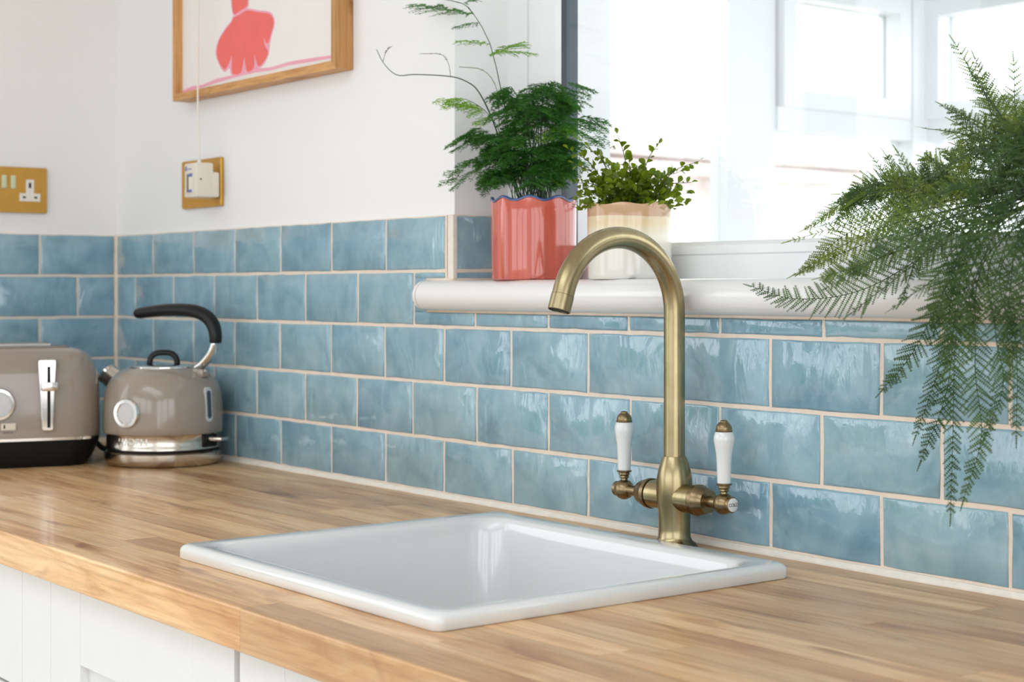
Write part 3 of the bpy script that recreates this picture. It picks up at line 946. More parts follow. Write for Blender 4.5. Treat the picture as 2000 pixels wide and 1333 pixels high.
# ------------------------------------------------------------------ toaster
ta = math.radians(-14)
tst = empty('toaster', (.2785, -.3225, ZC), ta)     # local +x = front normal, +y = to the right
tag(tst, 'taupe toaster with chrome lever slot and black base', 'toaster')
TX, TY = .088, .152
def trr(ax, ay, r, z, n=8): return [(x, y, z) for x, y in rrect(-ax, ax, -ay, ay, r, n)]
rings = [trr(TX - .010, TY - .026, .045, 0), trr(TX - .006, TY - .016, .05, .010), trr(TX - .003, TY - .006, .052, .030), trr(TX - .001, TY - .001, .055, .0435)]
v, f = stack(rings); mk('base', v, f, 'blackm', tst, True, 50)
rings = [trr(TX - .001, TY - .001, .055, .043), trr(TX + .0012, TY + .0012, .056, .0436), trr(TX + .0012, TY + .0012, .056, .0480), trr(TX - .001, TY - .001, .055, .0485)]
v, f = stack(rings); mk('chrome_trim', v, f, 'chrome', tst, True, 35)
rings = [trr(TX, TY, .055, .0483), trr(TX, TY, .055, .08), trr(TX - .001, TY - .001, .055, .12), trr(TX - .003, TY - .004, .055, .150), trr(TX - .006, TY - .009, .055, .166), trr(TX - .011, TY - .016, .052, .178), trr(TX - .018, TY - .025, .048, .186), trr(TX - .027, TY - .036, .042, .1905), trr(TX - .034, TY - .044, .036, .1918)]
v, f = stack(rings); mk('body', v, f, 'enamel', tst, True, 40)
rings = [trr(TX - .034, TY - .046, .034, .1915), trr(TX - .035, TY - .048, .034, .1940), trr(TX - .039, TY - .053, .030, .1945)]
v, f = stack(rings); tpn = mk('top_plate', v, f, 'steeldark', tst, True, 40)
for sgn in (-1, 1):
    xc = sgn * .021
    g = G()
    for b in ((xc - .015, xc - .0125, -.072, .072), (xc + .0125, xc + .015, -.072, .072), (xc - .0125, xc + .0125, -.072, -.069), (xc - .0125, xc + .0125, .069, .072)):
        g.box(b[0], b[1], b[2], b[3], .194, .1985)
    g.make('slot_rim', 'steeldark', tpn)
    g = G(); g.box(xc - .0125, xc + .0125, -.069, .069, .1935, .1950); g.make('bread_slot', 'blackm', tpn)
# lever slot on the front (y is towards the right end)
ly = .0600
poly = [(-.0155, .1720), (-.0130, .1745), (.0110, .1745), (.0135, .1720), (.0125, .150), (.0105, .110), (.0090, .062), (.0075, .0590), (-.0085, .0590), (-.0100, .062), (-.0125, .110), (-.0148, .150)]
g = G(); g.prism(poly, TX - .006, TX + .0055, lambda p, q, t: (t, ly + p, q))
sl_ = g.make('lever_plate', 'chrome', tst, True, 30, fix=True)
bv = sl_.modifiers.new('b', 'BEVEL'); bv.width = .002; bv.segments = 2
g = G(); g.box(TX + .0054, TX + .0062, ly - .0012, ly + .0036, .0645, .1630); g.make('lever_slot', 'blackm', tst)
g = G(); g.bbox(TX + .005, TX + .019, ly - .0115, ly + .0135, .1240, .1385, .002); g.make('lever', 'chrome', tst, True, 40)
dy_ = -.0170
MT = Matrix.Translation((TX - .002, dy_, .1040)) @ Matrix.Rotation(PI / 2, 4, 'Y')
g = G(); g.lathe([(.0265, 0), (.0265, .010), (.0245, .013), (.0205, .0133), (.0195, .0115)], 40, MT, cap1=False); dl = g.make('dial_ring', 'chrome', tst, True, 35)
g = G(); g.lathe([(.0200, .0), (.0200, .0115), (.001, .012)], 40, MT); g.make('dial_face', 'dialface', dl, True, 35)
g = G(); g.bbox(TX - .003, TX + .003, -.0125, .0105, .0620, .0735, .0012); bt = g.make('button', 'cream_pl', tst, True, 40)
g = G(); g.box(TX + .0022, TX + .0034, -.0085, -.0062, .0650, .0710); g.make('button_mark', 'blackm', bt)
g = G()
for k in range(6): g.box(TX - .0005, TX + .0004, -.0085 + k * .0026, -.0070 + k * .0026, .0575, .0592)
g.make('printed_caption', 'blackink', tst)

# ------------------------------------------------------------------ sockets
def plate_poly(w, h, r=.003): return rrect(-w / 2, w / 2, -h / 2, h / 2, r, 3)
def socket(loc, rz, label):
    root = empty('wall_socket', loc, rz)      # local -y faces the room
    tag(root, label, 'socket', 'brass double sockets above the tiles')
    P = plate_poly(.147, .0835)
    v, f = stack([[(x, .0, z) for x, z in P], [(x, -.0050, z) for x, z in P], [(x * .992, -.0065, z * .987) for x, z in P]])
    o = mk('face_plate', v, f, 'brassplate', root, fix_n(v, f), 30)
    for sgn in (-1, 1):
        cx = sgn * .040
        g = G()
        t = [(-.0195, -.0205), (.0195, -.0205), (.0195, -.006), (.0075, -.006), (.0075, .0195), (-.0075, .0195), (-.0075, -.006), (-.0195, -.006)]
        g.prism([(cx + a, b) for a, b in t], -.0060, -.0078, lambda p, q, u: (p, u, q))
        ins = g.make('socket_insert', 'whitep', root, fix=True)
        for (x0, x1, z0, z1) in ((-.0022, .0022, .004, .0135), (-.0135, -.0080, -.0150, -.0115), (.0080, .0135, -.0150, -.0115)):
            g = G(); g.box(cx + x0, cx + x1, -.0081, -.0076, z0, z1); g.make('pin_hole', 'blackm', ins)
        g = G(); g.prism([(-.0060, -.002), (-.0105, -.0045), (-.0070, .0), (-.0060, .0)], -.0045, .0045, lambda p, q, u: (sgn * .0085 + u, p * 1.0, .013 + q * 0))
        g = G(); g.bbox(sgn * .0085 - .0045, sgn * .0085 + .0045, -.0095, -.005, .002, .026, .0015)
        g.make('rocker_switch', 'switchg', root, True, 40)
    return root
def fix_n(v, f): return False
socket((-.006, -.136 - .0735, Z0 + .1565), PI / 2, 'brass double socket on the off-white wall above the toaster')
socket((.2775 + .0735, .006, Z0 + .1575), 0, 'brass double socket under the picture frame, white device plugged in')

# plug-in device
pd = empty('plug_in_timer', (.408, -.001, Z0 + .1585))
tag(pd, 'small white plug-in device with display in the brass socket', 'plug device')
g = G(); g.bbox(-.024, .024, -.047, -.0165, -.029, .029, .0035); g.make('case', 'cream_pl', pd, True, 40)
g = G(); g.bbox(-.0235, .0235, -.0195, -.0045, -.029, .014, .004); g.make('plug_back', 'cream_pl', pd, True, 40)
g = G(); g.box(-.0135, .0055, -.0476, -.0466, -.0205, .0105); dp = g.make('display', 'display', pd)
g = G(); g.box(-.0055, .0095, -.0480, -.0472, -.0195, .0100); g.make('display_sheet', 'whitep', dp)
g = G(); g.box(-.0060, .0080, -.0484, -.0476, .0055, .0110); g.box(-.0060, .0060, -.0484, -.0476, -.0205, -.0160); g.make('blue_label', 'bluelabel', dp)
g = G(); g.box(-.0185, -.0140, -.0478, -.0468, .0160, .0235); g.box(-.0110, .0030, -.0476, -.0468, .0180, .0195); g.make('logo_mark', 'bluelabel', pd)
g = G(); g.lathe([(.0016, 0), (.0016, .0004)], 12, Matrix.Translation((.0239, -.040, .001)) @ Matrix.Rotation(PI / 2, 4, 'Y')); g.make('screw_hole', 'blackm', pd)
g = G(); g.tube([(.010, -.036, .0275), (.010, -.036, .034)], .0032, 12); g.make('cable_grommet', 'whitep', pd, True, 40)
# white lead running up the wall
g = G(); cp = [(.418, -.037, Z0 + .1925), (.4185, -.038, Z0 + .23), (.4190, -.040, Z0 + .28), (.4200, -.0405, Z0 + .32), (.421, -.0405, Z0 + .40), (.4215, -.0395, Z0 + .60), (.4215, -.038, Z0 + .95)]
g.tube(bez(cp, 40), .0016, 8); o = g.make('white_lead', 'whitep', None, True); tag(o, 'thin white lead running up from the plug-in device past the picture', 'cable')

# ------------------------------------------------------------------ picture
pf = empty('framed_print', (.572, .006, Z0 + .300))
tag(pf, 'thin oak frame holding a print of a coral pink leg and foot', 'picture')
px0, px1, pz0, pz1 = .2935 - .572, .8375 - .572, .003, .723   # outer frame, local
d0, d1 = -.0315, -.001
fw_ = .0125
def bar(name, mat, poly_a, poly_b):  # mitred bar
    pass
def frame_bar(a, b, c, e, mat):
    """a,b outer corners (x,z), c,e inner corners following a,b"""
    pts = [a, b, e, c]
    v = [(x, d0, z) for x, z in pts] + [(x, d1, z) for x, z in pts]
    f = [(0, 1, 2, 3), (7, 6, 5, 4), (0, 4, 5, 1), (1, 5, 6, 2), (2, 6, 7, 3), (3, 7, 4, 0)]
    G().add(v, f).make('frame_bar', mat, pf, fix=True)
A_, B_, C_, D_ = (px0, pz0), (px1, pz0), (px1, pz1), (px0, pz1)
a_, b_, c_, d_ = (px0 + fw_, pz0 + fw_), (px1 - fw_, pz0 + fw_), (px1 - fw_, pz1 - fw_), (px0 + fw_, pz1 - fw_)
frame_bar(A_, B_, a_, b_, 'oak_fx'); frame_bar(C_, D_, c_, d_, 'oak_fx')
frame_bar(B_, C_, b_, c_, 'oak_fz'); frame_bar(D_, A_, d_, a_, 'oak_fz')
PY = -.019
g = G(); g.box(px0 + .010, px1 - .010, PY, PY + .006, pz0 + .010, pz1 - .010); sheet = g.make('print_sheet', 'paper', pf)
def ink(name, poly, y, mat):
    g = G(); pl = [(x - .572, z) for x, z in poly]
    g.prism(pl, PY - y, PY - y + .0003, lambda p, q, t: (p, t, q - .300))
    return g.make(name, mat, sheet, fix=True)
def smoothp(pts, n=4):
    P = [Vector((x, 0, z)) for x, z in pts]; m = len(P); out = []
    for i in range(m):
        a, b, c, d = P[i - 1], P[i], P[(i + 1) % m], P[(i + 2) % m]
        for k in range(n):
            t = k / n
            q = .5 * ((2 * b) + (c - a) * t + (2 * a - 5 * b + 4 * c - d) * t * t + (3 * b - a - 3 * c + d) * t ** 3)
            out.append((q.x, q.z))
    return out
foot = [(.4957, .4240), (.520, .4270), (.5426, .4300), (.580, .4220), (.615, .4150), (.628, .405), (.6285, .395), (.620, .380), (.612, .3690), (.6065, .3690), (.598, .3790), (.6015, .366), (.6115, .355), (.606, .3460), (.592, .3370), (.581, .3350), (.5750, .3420), (.566, .3570), (.5665, .3440), (.5640, .3340), (.550, .3290), (.5410, .3320), (.5365, .342), (.533, .3560), (.5275, .3430), (.521, .3310), (.505, .3290), (.4920, .3330), (.4895, .345), (.4895, .3620), (.4800, .3520), (.4660, .3420), (.4580, .3450), (.4450, .356), (.4354, .3740), (.445, .3930), (.468, .4080), (.489, .4180)]
hull = [(.4957, .4240), (.520, .4280), (.5426, .4300), (.580, .4220), (.615, .4150), (.628, .405), (.6285, .395), (.621, .382), (.615, .3680), (.6115, .355), (.605, .3450), (.592, .3370), (.578, .3335), (.564, .3315), (.550, .3285), (.534, .3330), (.521, .3300), (.505, .3285), (.4890, .3330), (.4830, .3460), (.4660, .3410), (.4580, .3440), (.4450, .356), (.4344, .3740), (.445, .3930), (.468, .4080), (.489, .4180)]
def grow(poly, cx, cz, e):
    m = len(poly); out = []
    for i in range(m):
        a = Vector((poly[i - 1][0], poly[i - 1][1])); c = Vector((poly[(i + 1) % m][0], poly[(i + 1) % m][1])); b = Vector(poly[i])
        t = (c - a).normalized(); nrm = Vector((t.y, -t.x))
        out.append(tuple(b - nrm * e))
    return out
fs = smoothp(foot); hs = smoothp(hull)
area = sum(hs[i - 1][0] * hs[i][1] - hs[i][0] * hs[i - 1][1] for i in range(len(hs)))
ink('foot_outline', grow(hs, 0, 0, .0032 if area < 0 else -.0032), .0004, 'pinkink')
ink('foot_shape', fs, .0008, 'coralink')
leg = [(.4960, .4310), (.5180, .4325), (.5420, .4375), (.5440, .4480), (.5490, .470), (.560, .520), (.576, .60), (.598, .72), (.625, .86), (.645, .985), (.640, .998), (.512, .998), (.508, .985), (.510, .86), (.506, .72), (.500, .60), (.494, .52), (.4895, .462)]
ls = smoothp(leg)
area = sum(ls[i - 1][0] * ls[i][1] - ls[i][0] * ls[i - 1][1] for i in range(len(ls)))
ink('leg_outline', grow(ls, 0, 0, .0030 if area < 0 else -.0030), .0005, 'pinkink')
ink('leg_shape', ls, .0008, 'coralink')
gl_ = [(.306, .3190), (.345, .3215), (.385, .3225), (.44, .3255), (.50, .3275), (.56, .3285), (.62, .3262), (.68, .3280), (.74, .3262), (.80, .3250), (.824, .3250)]
top = [(x, z + .0030 + .0012 * math.sin(x * 60)) for x, z in gl_]
ink('ground_line', top + [(x, z - .0022) for x, z in reversed(gl_)], .0006, 'pinkink')

# ------------------------------------------------------------------ potted plants
def wavy_pot(name, root, r, h, mat, waves, amp, inner=.006, taper=0.0, ph=0.0):
    seg = 96
    def ring(rr, z, w=0): return [(rr * math.cos(2 * PI * k / seg), rr * math.sin(2 * PI * k / seg), z + w * amp * math.cos(waves * 2 * PI * k / seg + ph)) for k in range(seg)]
    rings = [ring(r * .94, 0), ring(r * .975, .0015), ring(r * .985 , .006)]
    for k in range(1, 7):
        t = k / 7; rings.append(ring(r * (.985 + .015 * t) + taper * math.sin(PI * t), .006 + (h - .016) * t, t ** 8))
    rings += [ring(r, h - .003, 1), ring(r - .0012, h, 1), ring(r - inner + .001, h - .0005, 1), ring(r - inner, h - .004, 1), ring(r - inner, h * .55)]
    v, f = stack(rings, True, False)
    o = mk(name, v, f, mat, root, True, 45)
    return o, ring
def soil(root, r, z):
    g = G(); g.lathe([(r, z - .004), (r, z), (r * .5, z + .004), (.001, z + .005)], 28); g.make('soil', 'soil', root, True)

fwd = Vector((-.793, .609, 0)); rt = Vector((.609, .793, 0))

# ---- asparagus fern in coral pot
cp_ = Vector((1.2325, .0385, SILL))
pa = empty('potted_asparagus_fern', cp_)
tag(pa, 'feathery asparagus fern in a coral pot with wavy blue rim', 'potted plant')
pot, ring = wavy_pot('pot', pa, .0568, .1055, 'coral', 9, .0026, ph=.6)
v, f = stack([ring(.0573, .1040, 1), ring(.0576, .1056, 1), ring(.0562, .1072, 1), ring(.0535, .1070, 1), ring(.0512, .1050, 1)], False, False)
mk('rim_glaze', v, f, 'blueglaze', pot, True)
soil(pa, .0508, .088)
ra = random.Random(21)
def rv(r, s): return Vector((r.uniform(-s, s), r.uniform(-s, s), r.uniform(-s, s)))
def needles(V, F, p, d, nrm, ln, r, k=3, w=.00045):
    side = d.cross(nrm).normalized()
    for i in range(k):
        a = r.uniform(-1, 1)
        dirn = (d * r.uniform(.35, .9) + side * (1 if r.random() < .5 else -1) * r.uniform(.3, .9) + nrm * a * .35).normalized()
        q = dirn.cross(Vector((r.uniform(-1, 1), r.uniform(-1, 1), r.uniform(-1, 1)))).normalized() * w
        n = len(V); l = ln * r.uniform(.7, 1.2)
        V += [tuple(p - q), tuple(p + q), tuple(p + dirn * l)]
        F.append((n, n + 1, n + 2))
def spray(V, F, base, tip, nrm, r, nodes=18, sub=True, ln=.006, droop=.006):
    """flat feathery spray from base to tip"""
    ax = tip - base; L = ax.length; d = ax.normalized(); side = d.cross(nrm).normalized()
    nb = max(4, int(L / .0055))
    for i in range(nb):
        t = (i + .5) / nb
        p = base + ax * t + Vector((0, 0, -droop * t * t))
        for sg in (-1, 1):
            bl = L * .42 * (math.sin(PI * min(1, .22 + .78 * t)) ** .8) * r.uniform(.7, 1.1)
            bd = (d * .75 + side * sg * .75 + Vector((0, 0, r.uniform(-.25, .1)))).normalized()
            m = max(3, int(bl / .0022))
            for j in range(m):
                q = p + bd * bl * (j + .5) / m + Vector((0, 0, -.004 * (j / m) ** 2))
                needles(V, F, q, bd, nrm, ln * (1 - .35 * j / m), r, 3)
    return
def frond_asp(name, pts, tips, mat, r, rad=.0006, smat='aspstem', n=14, ln=.006):
    P = bez(pts, n)
    g = G(); g.tube(P, [rad * (1 - .55 * k / n) for k in range(n + 1)], 6)
    st = g.make(name, smat, pa, True)
    V = []; F = []
    for base, tip, nrm in tips: spray(V, F, base, tip, nrm, r, ln=ln)
    if V: mk('needles', V, F, mat, st)
    return st
def loc(w): return Vector(w) - cp_
NF = 74
for i in range(NF):
    az = 2 * PI * (i * .618034) + ra.uniform(-.3, .3)
    ex = math.cos(az); ey = math.sin(az)
    lat = ex * ra.uniform(.030, .100); dep = ey * ra.uniform(.02, .060)
    hz = .105 + ra.uniform(.015, .140) * (1.0 - .35 * abs(lat) / .1)
    if i % 5 == 0: hz = .105 + ra.uniform(.11, .150); lat *= .6
    tip = rt * lat + fwd * dep
    if tip.y + cp_.y > .075: tip.y = .075 - cp_.y; tip.x += lat * .5 if lat > 0 else 0
    if tip.x + cp_.x < XR + .012: tip.x = XR + .012 - cp_.x
    tip = Vector((tip.x, tip.y, hz))
    b = Vector((ra.uniform(-.022, .022), ra.uniform(-.022, .022), .090))
    mid = b.lerp(tip, .5); mid.z = max(b.z, hz) * .62 + .045 + ra.uniform(0, .02); mid.x = b.x + (tip.x - b.x) * .28; mid.y = b.y + (tip.y - b.y) * .28
    top_ = b.lerp(tip, .72); top_.z = max(mid.z, hz) + ra.uniform(.004, .014)
    pts = [b, mid, top_, tip]
    P = bez(pts, 10)
    nrm = Vector((ra.uniform(-.35, .35), ra.uniform(-.35, .35), 1)).normalized()
    tips = []
    out = (tip - top_).normalized()
    hv = Vector((tip.x - b.x, tip.y - b.y, 0)).normalized(); sd_ = hv.cross(Vector((0, 0, 1)))
    tips.append((P[6], tip, nrm))
    for k in range(4, 10):
        for sg in (-1, 1):
            l = .034 * (1 - .07 * (k - 4)) * ra.uniform(.6, 1.15)
            dd = (hv * .5 + sd_ * sg * .8 + Vector((0, 0, ra.uniform(-.35, .15)))).normalized()
            tt = P[k] + dd * l
            if tt.y + cp_.y > .088: tt.y = .088 - cp_.y
            tips.append((P[k], tt, nrm))
    mat = 'aspar_lime' if i in (7, 20, 41, 52, 63) else 'aspar'
    frond_asp('frond', pts, tips, mat, ra)
# extra left drooping frond and right reaching frond
for w_ in ([(1.215, .03, 1.30), (1.20, .005, 1.37), (1.185, -.02, 1.395), (1.160, -.045, 1.375)],
           [(1.22, .03, 1.30), (1.205, .01, 1.345), (1.18, -.02, 1.360), (1.156, -.042, 1.325)],
           [(1.24, .03, 1.30), (1.27, .03, 1.385), (1.315, .045, 1.405), (1.350, .055, 1.375)],
           [(1.22, .03, 1.30), (1.205, .0, 1.40), (1.185, -.03, 1.435), (1.160, -.052, 1.438)],
           [(1.235, .035, 1.30), (1.255, .03, 1.42), (1.285, .04, 1.445), (1.315, .05, 1.425)]):
    P = bez([loc(q) for q in w_], 12); hv = (P[-1] - P[6]); hv.z = 0; hv.normalize(); sd_ = hv.cross(Vector((0, 0, 1)))
    nrm = Vector((ra.uniform(-.3, .3), ra.uniform(-.3, .3), 1)).normalized()
    tips = [(P[6], P[-1], nrm)]
    for k in range(5, 12):
        for sg in (-1, 1):
            tips.append((P[k], P[k] + (hv * .6 + sd_ * sg * .7 + Vector((0, 0, ra.uniform(-.4, .05)))).normalized() * .03 * ra.uniform(.6, 1.1), nrm))
    frond_asp('frond', [loc(q) for q in w_], tips, 'aspar_lime' if w_[2][2] == 1.435 else 'aspar', ra)
# tall shoots
tall = [loc(q) for q in [(1.222, .036, 1.30), (1.196, .03, 1.368), (1.193, .02, 1.436), (1.184, .02, 1.458), (1.174, .01, 1.516), (1.151, 0, 1.557), (1.125, 0, 1.575), (1.073, -.005, 1.589)]]
up = Vector((.1, -.15, 1)).normalized()
frond_asp('tall_shoot', tall, [(loc((1.178, .012, 1.50)), loc((1.262, -.002, 1.512)), up), (loc((1.178, .012, 1.505)), loc((1.225, .05, 1.505)), up), (loc((1.174, .01, 1.515)), loc((1.118, -.005, 1.530)), up)], 'aspar_lime', ra, .0009, ln=.0045)
frond_asp('tall_shoot_top', tall[-3:], [(loc((1.15, 0, 1.557)), loc((1.045, -.03, 1.588)), up), (loc((1.125, 0, 1.575)), loc((1.165, .02, 1.588)), up), (loc((1.160, .005, 1.545)), loc((1.120, -.01, 1.548)), up)], 'aspar', ra, .0006, ln=.005)
bent = [loc(q) for q in [(1.215, .035, 1.30), (1.193, .02, 1.368), (1.191, 0, 1.415), (1.19, -.02, 1.447), (1.18, -.03, 1.46), (1.147, -.035, 1.471), (1.079, -.045, 1.480), (1.04, -.05, 1.483), (1.015, -.055, 1.501), (.996, -.055, 1.523)]]
frond_asp('bare_shoot', bent, [], 'aspar', ra, .0011, n=50)
for ps in ([(1.147, -.035, 1.471), (1.141, -.035, 1.490), (1.125, -.036, 1.503), (1.085, -.04, 1.508)],
           [(1.012, -.055, 1.503), (1.020, -.055, 1.517), (1.030, -.055, 1.522)],
           [(1.208, .0, 1.40), (1.203, .0, 1.450), (1.180, -.005, 1.478), (1.135, -.012, 1.487)]):
    P = bez([loc(q) for q in ps], 12); g = G(); g.tube(P, .0004, 5)
    st = g.make('side_twig', 'drystem' if ps[0][0] < 1.2 else 'aspstem', pa, True); V = []; F = []
    for k in range(5, 13): needles(V, F, P[k], (P[min(12, k + 1)] - P[k - 1]).normalized(), up, .0045, ra, 4, .0004)
    mk('needles', V, F, 'drystem' if ps[0][0] < 1.2 else 'aspar_lime', st)

# ---- box plant in cream pot
bp_ = Vector((1.4256, .0355, SILL))
pb = empty('potted_box_plant', bp_)
tag(pb, 'small-leaved yellow-green bush in a cream and tan dipped pot', 'potted plant')
wavy_pot('pot', pb, .0518, .0912, 'cream', 7, .0012)
soil(pb, .0462, .078)
def leaf_mesh(L, W):
    n = 5; v = [(0, 0, 0)]; lf = []; rg = []
    for k in range(1, n):
        t = k / n; w = W * (math.sin(PI * t ** 1.3) ** .8); z = .12 * L * math.sin(PI * t)
        v += [(L * t, -w, z + .1 * w), (L * t, 0, z * .8), (L * t, w, z + .1 * w)]
    v.append((L, 0, 0)); f = []
    f += [(0, 1, 2), (0, 2, 3)]
    for k in range(n - 2):
        a = 1 + 3 * k; f += [(a, a + 3, a + 4, a + 1), (a + 1, a + 4, a + 5, a + 2)]
    e = len(v) - 1; a = 1 + 3 * (n - 2); f += [(a, e, a + 1), (a + 1, e, a + 2)]
    me = bpy.data.meshes.new('leaf'); me.from_pydata(v, [], f); me.update()
    me.polygons.foreach_set('use_smooth', [True] * len(me.polygons)); me.materials.append(M['box'])
    return me
LM = [leaf_mesh(.0105, .0034), leaf_mesh(.0125, .0044), leaf_mesh(.0085, .0028)]
rb_ = random.Random(8)
leafcount = 0; LV = []; LF = []
def orient(d, r):
    d = d.normalized(); u = Vector((r.uniform(-1, 1), r.uniform(-1, 1), r.uniform(.2, 1.5)))
    y = u.cross(d).normalized(); z = d.cross(y)
    return Matrix((d, y, z)).transposed().to_4x4()
tips_b = [(-.075, 0, .160), (-.068, .01, .142), (-.05, .0, .162), (-.038, .01, .152), (-.015, 0, .178), (.0, .01, .146), (.012, 0, .132), (.035, 0, .166), (.045, .01, .128), (.062, 0, .132), (.082, 0, .143), (.074, .01, .118), (.066, 0, .098), (-.062, 0, .100), (-.03, -.03, .125), (.02, -.03, .122), (.05, -.02, .108), (-.05, -.02, .112), (0, -.035, .110), (.03, .03, .120), (-.02, .03, .125), (-.068, -.01, .118), (.015, -.04, .098), (-.035, -.035, .098)]
for i, (a, dpt, hh) in enumerate(tips_b):
    tip = rt * a + fwd * dpt; 
    if tip.y + bp_.y > .085: ex_ = tip.y + bp_.y - .085; tip.y -= ex_; tip.x += ex_ * 1.3
    tip.z = hh
    b = Vector((tip.x * .3 + rb_.uniform(-.008, .008), tip.y * .3 + rb_.uniform(-.008, .008), .080))
    mid = b.lerp(tip, .55) + Vector((tip.x * -.10, tip.y * -.10, .012))
    P = bez([b, mid, tip], 24)
    g = G(); g.tube(P[::2], [.0008 * (1 - .6 * k / 12) for k in range(13)], 5)
    st = g.make('stem', 'boxstem', pb, True)
    for k in range(12):
        t = .22 + .78 * k / 11; p = P[int(t * 24)]; dv = (P[min(24, int(t * 24) + 1)] - P[max(0, int(t * 24) - 1)]).normalized()
        o1 = Vector((rb_.uniform(-1, 1), rb_.uniform(-1, 1), rb_.uniform(-.4, .9)))
        dd = (o1 - dv * o1.dot(dv)).normalized() * .9 + dv * .5
        if k == 11: dd = dv
        me = LM[2] if k > 8 else LM[rb_.randrange(2)]
        o = mko('leaf', me, None, st)
        o.matrix_local = Matrix.Translation(p) @ orient(dd, rb_)
for i in range(620):
    a = rb_.gauss(0, .030); dpt = rb_.gauss(0, .018)
    a = max(-.062, min(.066, a))
    z = .084 + rb_.random() ** 1.3 * .050 * (1 - (abs(a) / .09) ** 2)
    p = rt * a + fwd * dpt
    if p.y + bp_.y > .083: continue
    p.z = z
    o1 = Vector((rb_.uniform(-1, 1), rb_.uniform(-1, 1), rb_.uniform(-.2, 1)))
    mt = Matrix.Translation(p) @ orient(o1, rb_)
    me = LM[rb_.randrange(3)]; n = len(LV)
    LV += [tuple(mt @ v.co) for v in me.vertices]; LF += [tuple(q + n for q in pl.vertices) for pl in me.polygons]
o = mk('inner_leaves', LV, LF, 'box', pb, True); o['kind'] = 'stuff'

# ---- big fern on the right
fc = Vector((2.055, .028, SILL))
pfn = empty('potted_fern', fc)
tag(pfn, 'large trailing green fern spilling over the sill at the right edge', 'potted plant')
g = G(); g.lathe([(.038, 0), (.041, .002), (.047, .060), (.050, .082), (.052, .084), (.052, .094), (.0485, .0945), (.0470, .086)], 40, cap1=False)
g.make('pot', 'potblack', pfn, True, 40)
soil(pfn, .047, .085)
rf = random.Random(33)
def pinna(V, F, p, d, nrm, L, r, w=.0030):
    """toothed leaflet: thin midrib with small spiny teeth"""
    side = d.cross(nrm).normalized(); n = max(4, int(L / .0019))
    curl = r.uniform(-.10, .10)
    prev = p
    for j in range(n):
        t = j / n; t1 = (j + 1) / n
        q0 = p + d * (L * t) + nrm * (curl * L * t * t); q1 = p + d * (L * t1) + nrm * (curl * L * t1 * t1)
        b = .0006 * (1 - .6 * t); k = len(V)
        V += [tuple(q0 - side * b), tuple(q0 + side * b), tuple(q1 + side * b * .9), tuple(q1 - side * b * .9)]
        F.append((k, k + 1, k + 2, k + 3))
        tl = w * (1.15 - .75 * t) * r.uniform(.8, 1.2)
        for sg in (-1, 1):
            e = q0 + side * sg * tl + d * tl * .75 + nrm * r.uniform(-.3, .3) * tl
            k = len(V); V += [tuple(q0), tuple(q0.lerp(q1, .62)), tuple(e)]; F.append((k, k + 1, k + 2))
def frond(pts, Lmax, mat, r, t0=.18, dens=.0062, nrm=None, name='frond', stemr=.00085):
    length = sum((Vector(a) - Vector(b)).length for a, b in zip(pts[:-1], pts[1:]))
    n = max(12, int(length / dens)); P = bez(pts, n)
    g = G(); g.tube(P, [stemr * (1 - .7 * k / n) for k in range(n + 1)], 5)
    st = g.make(name, 'fernstem', pfn, True)
    V = []; F = []
    nb = nrm
    for k in range(int(n * t0), n):
        t = (k / n - t0) / (1 - t0)
        T = (P[k + 1] - P[k]).normalized()
        N = (nb - T * nb.dot(T)).normalized(); sd = T.cross(N)
        L = Lmax * (.35 + .65 * min(1, t / .25)) * (1 - max(0, t - .25) / .75 * .82)
        for sg in (-1, 1):
            if r.random() < .06: continue
            dd = (T * r.uniform(.55, .8) + sd * sg * .8 + N * r.uniform(-.22, .22)).normalized()
            pinna(V, F, P[k] + T * r.uniform(0, dens * .5), dd, (N + rv(r, .25)).normalized(), L * r.uniform(.8, 1.15), r)
    pinna(V, F, P[n], (P[n] - P[n - 1]).normalized(), nb, .012, r, .0016)
    mk('leaflets', V, F, mat, st)
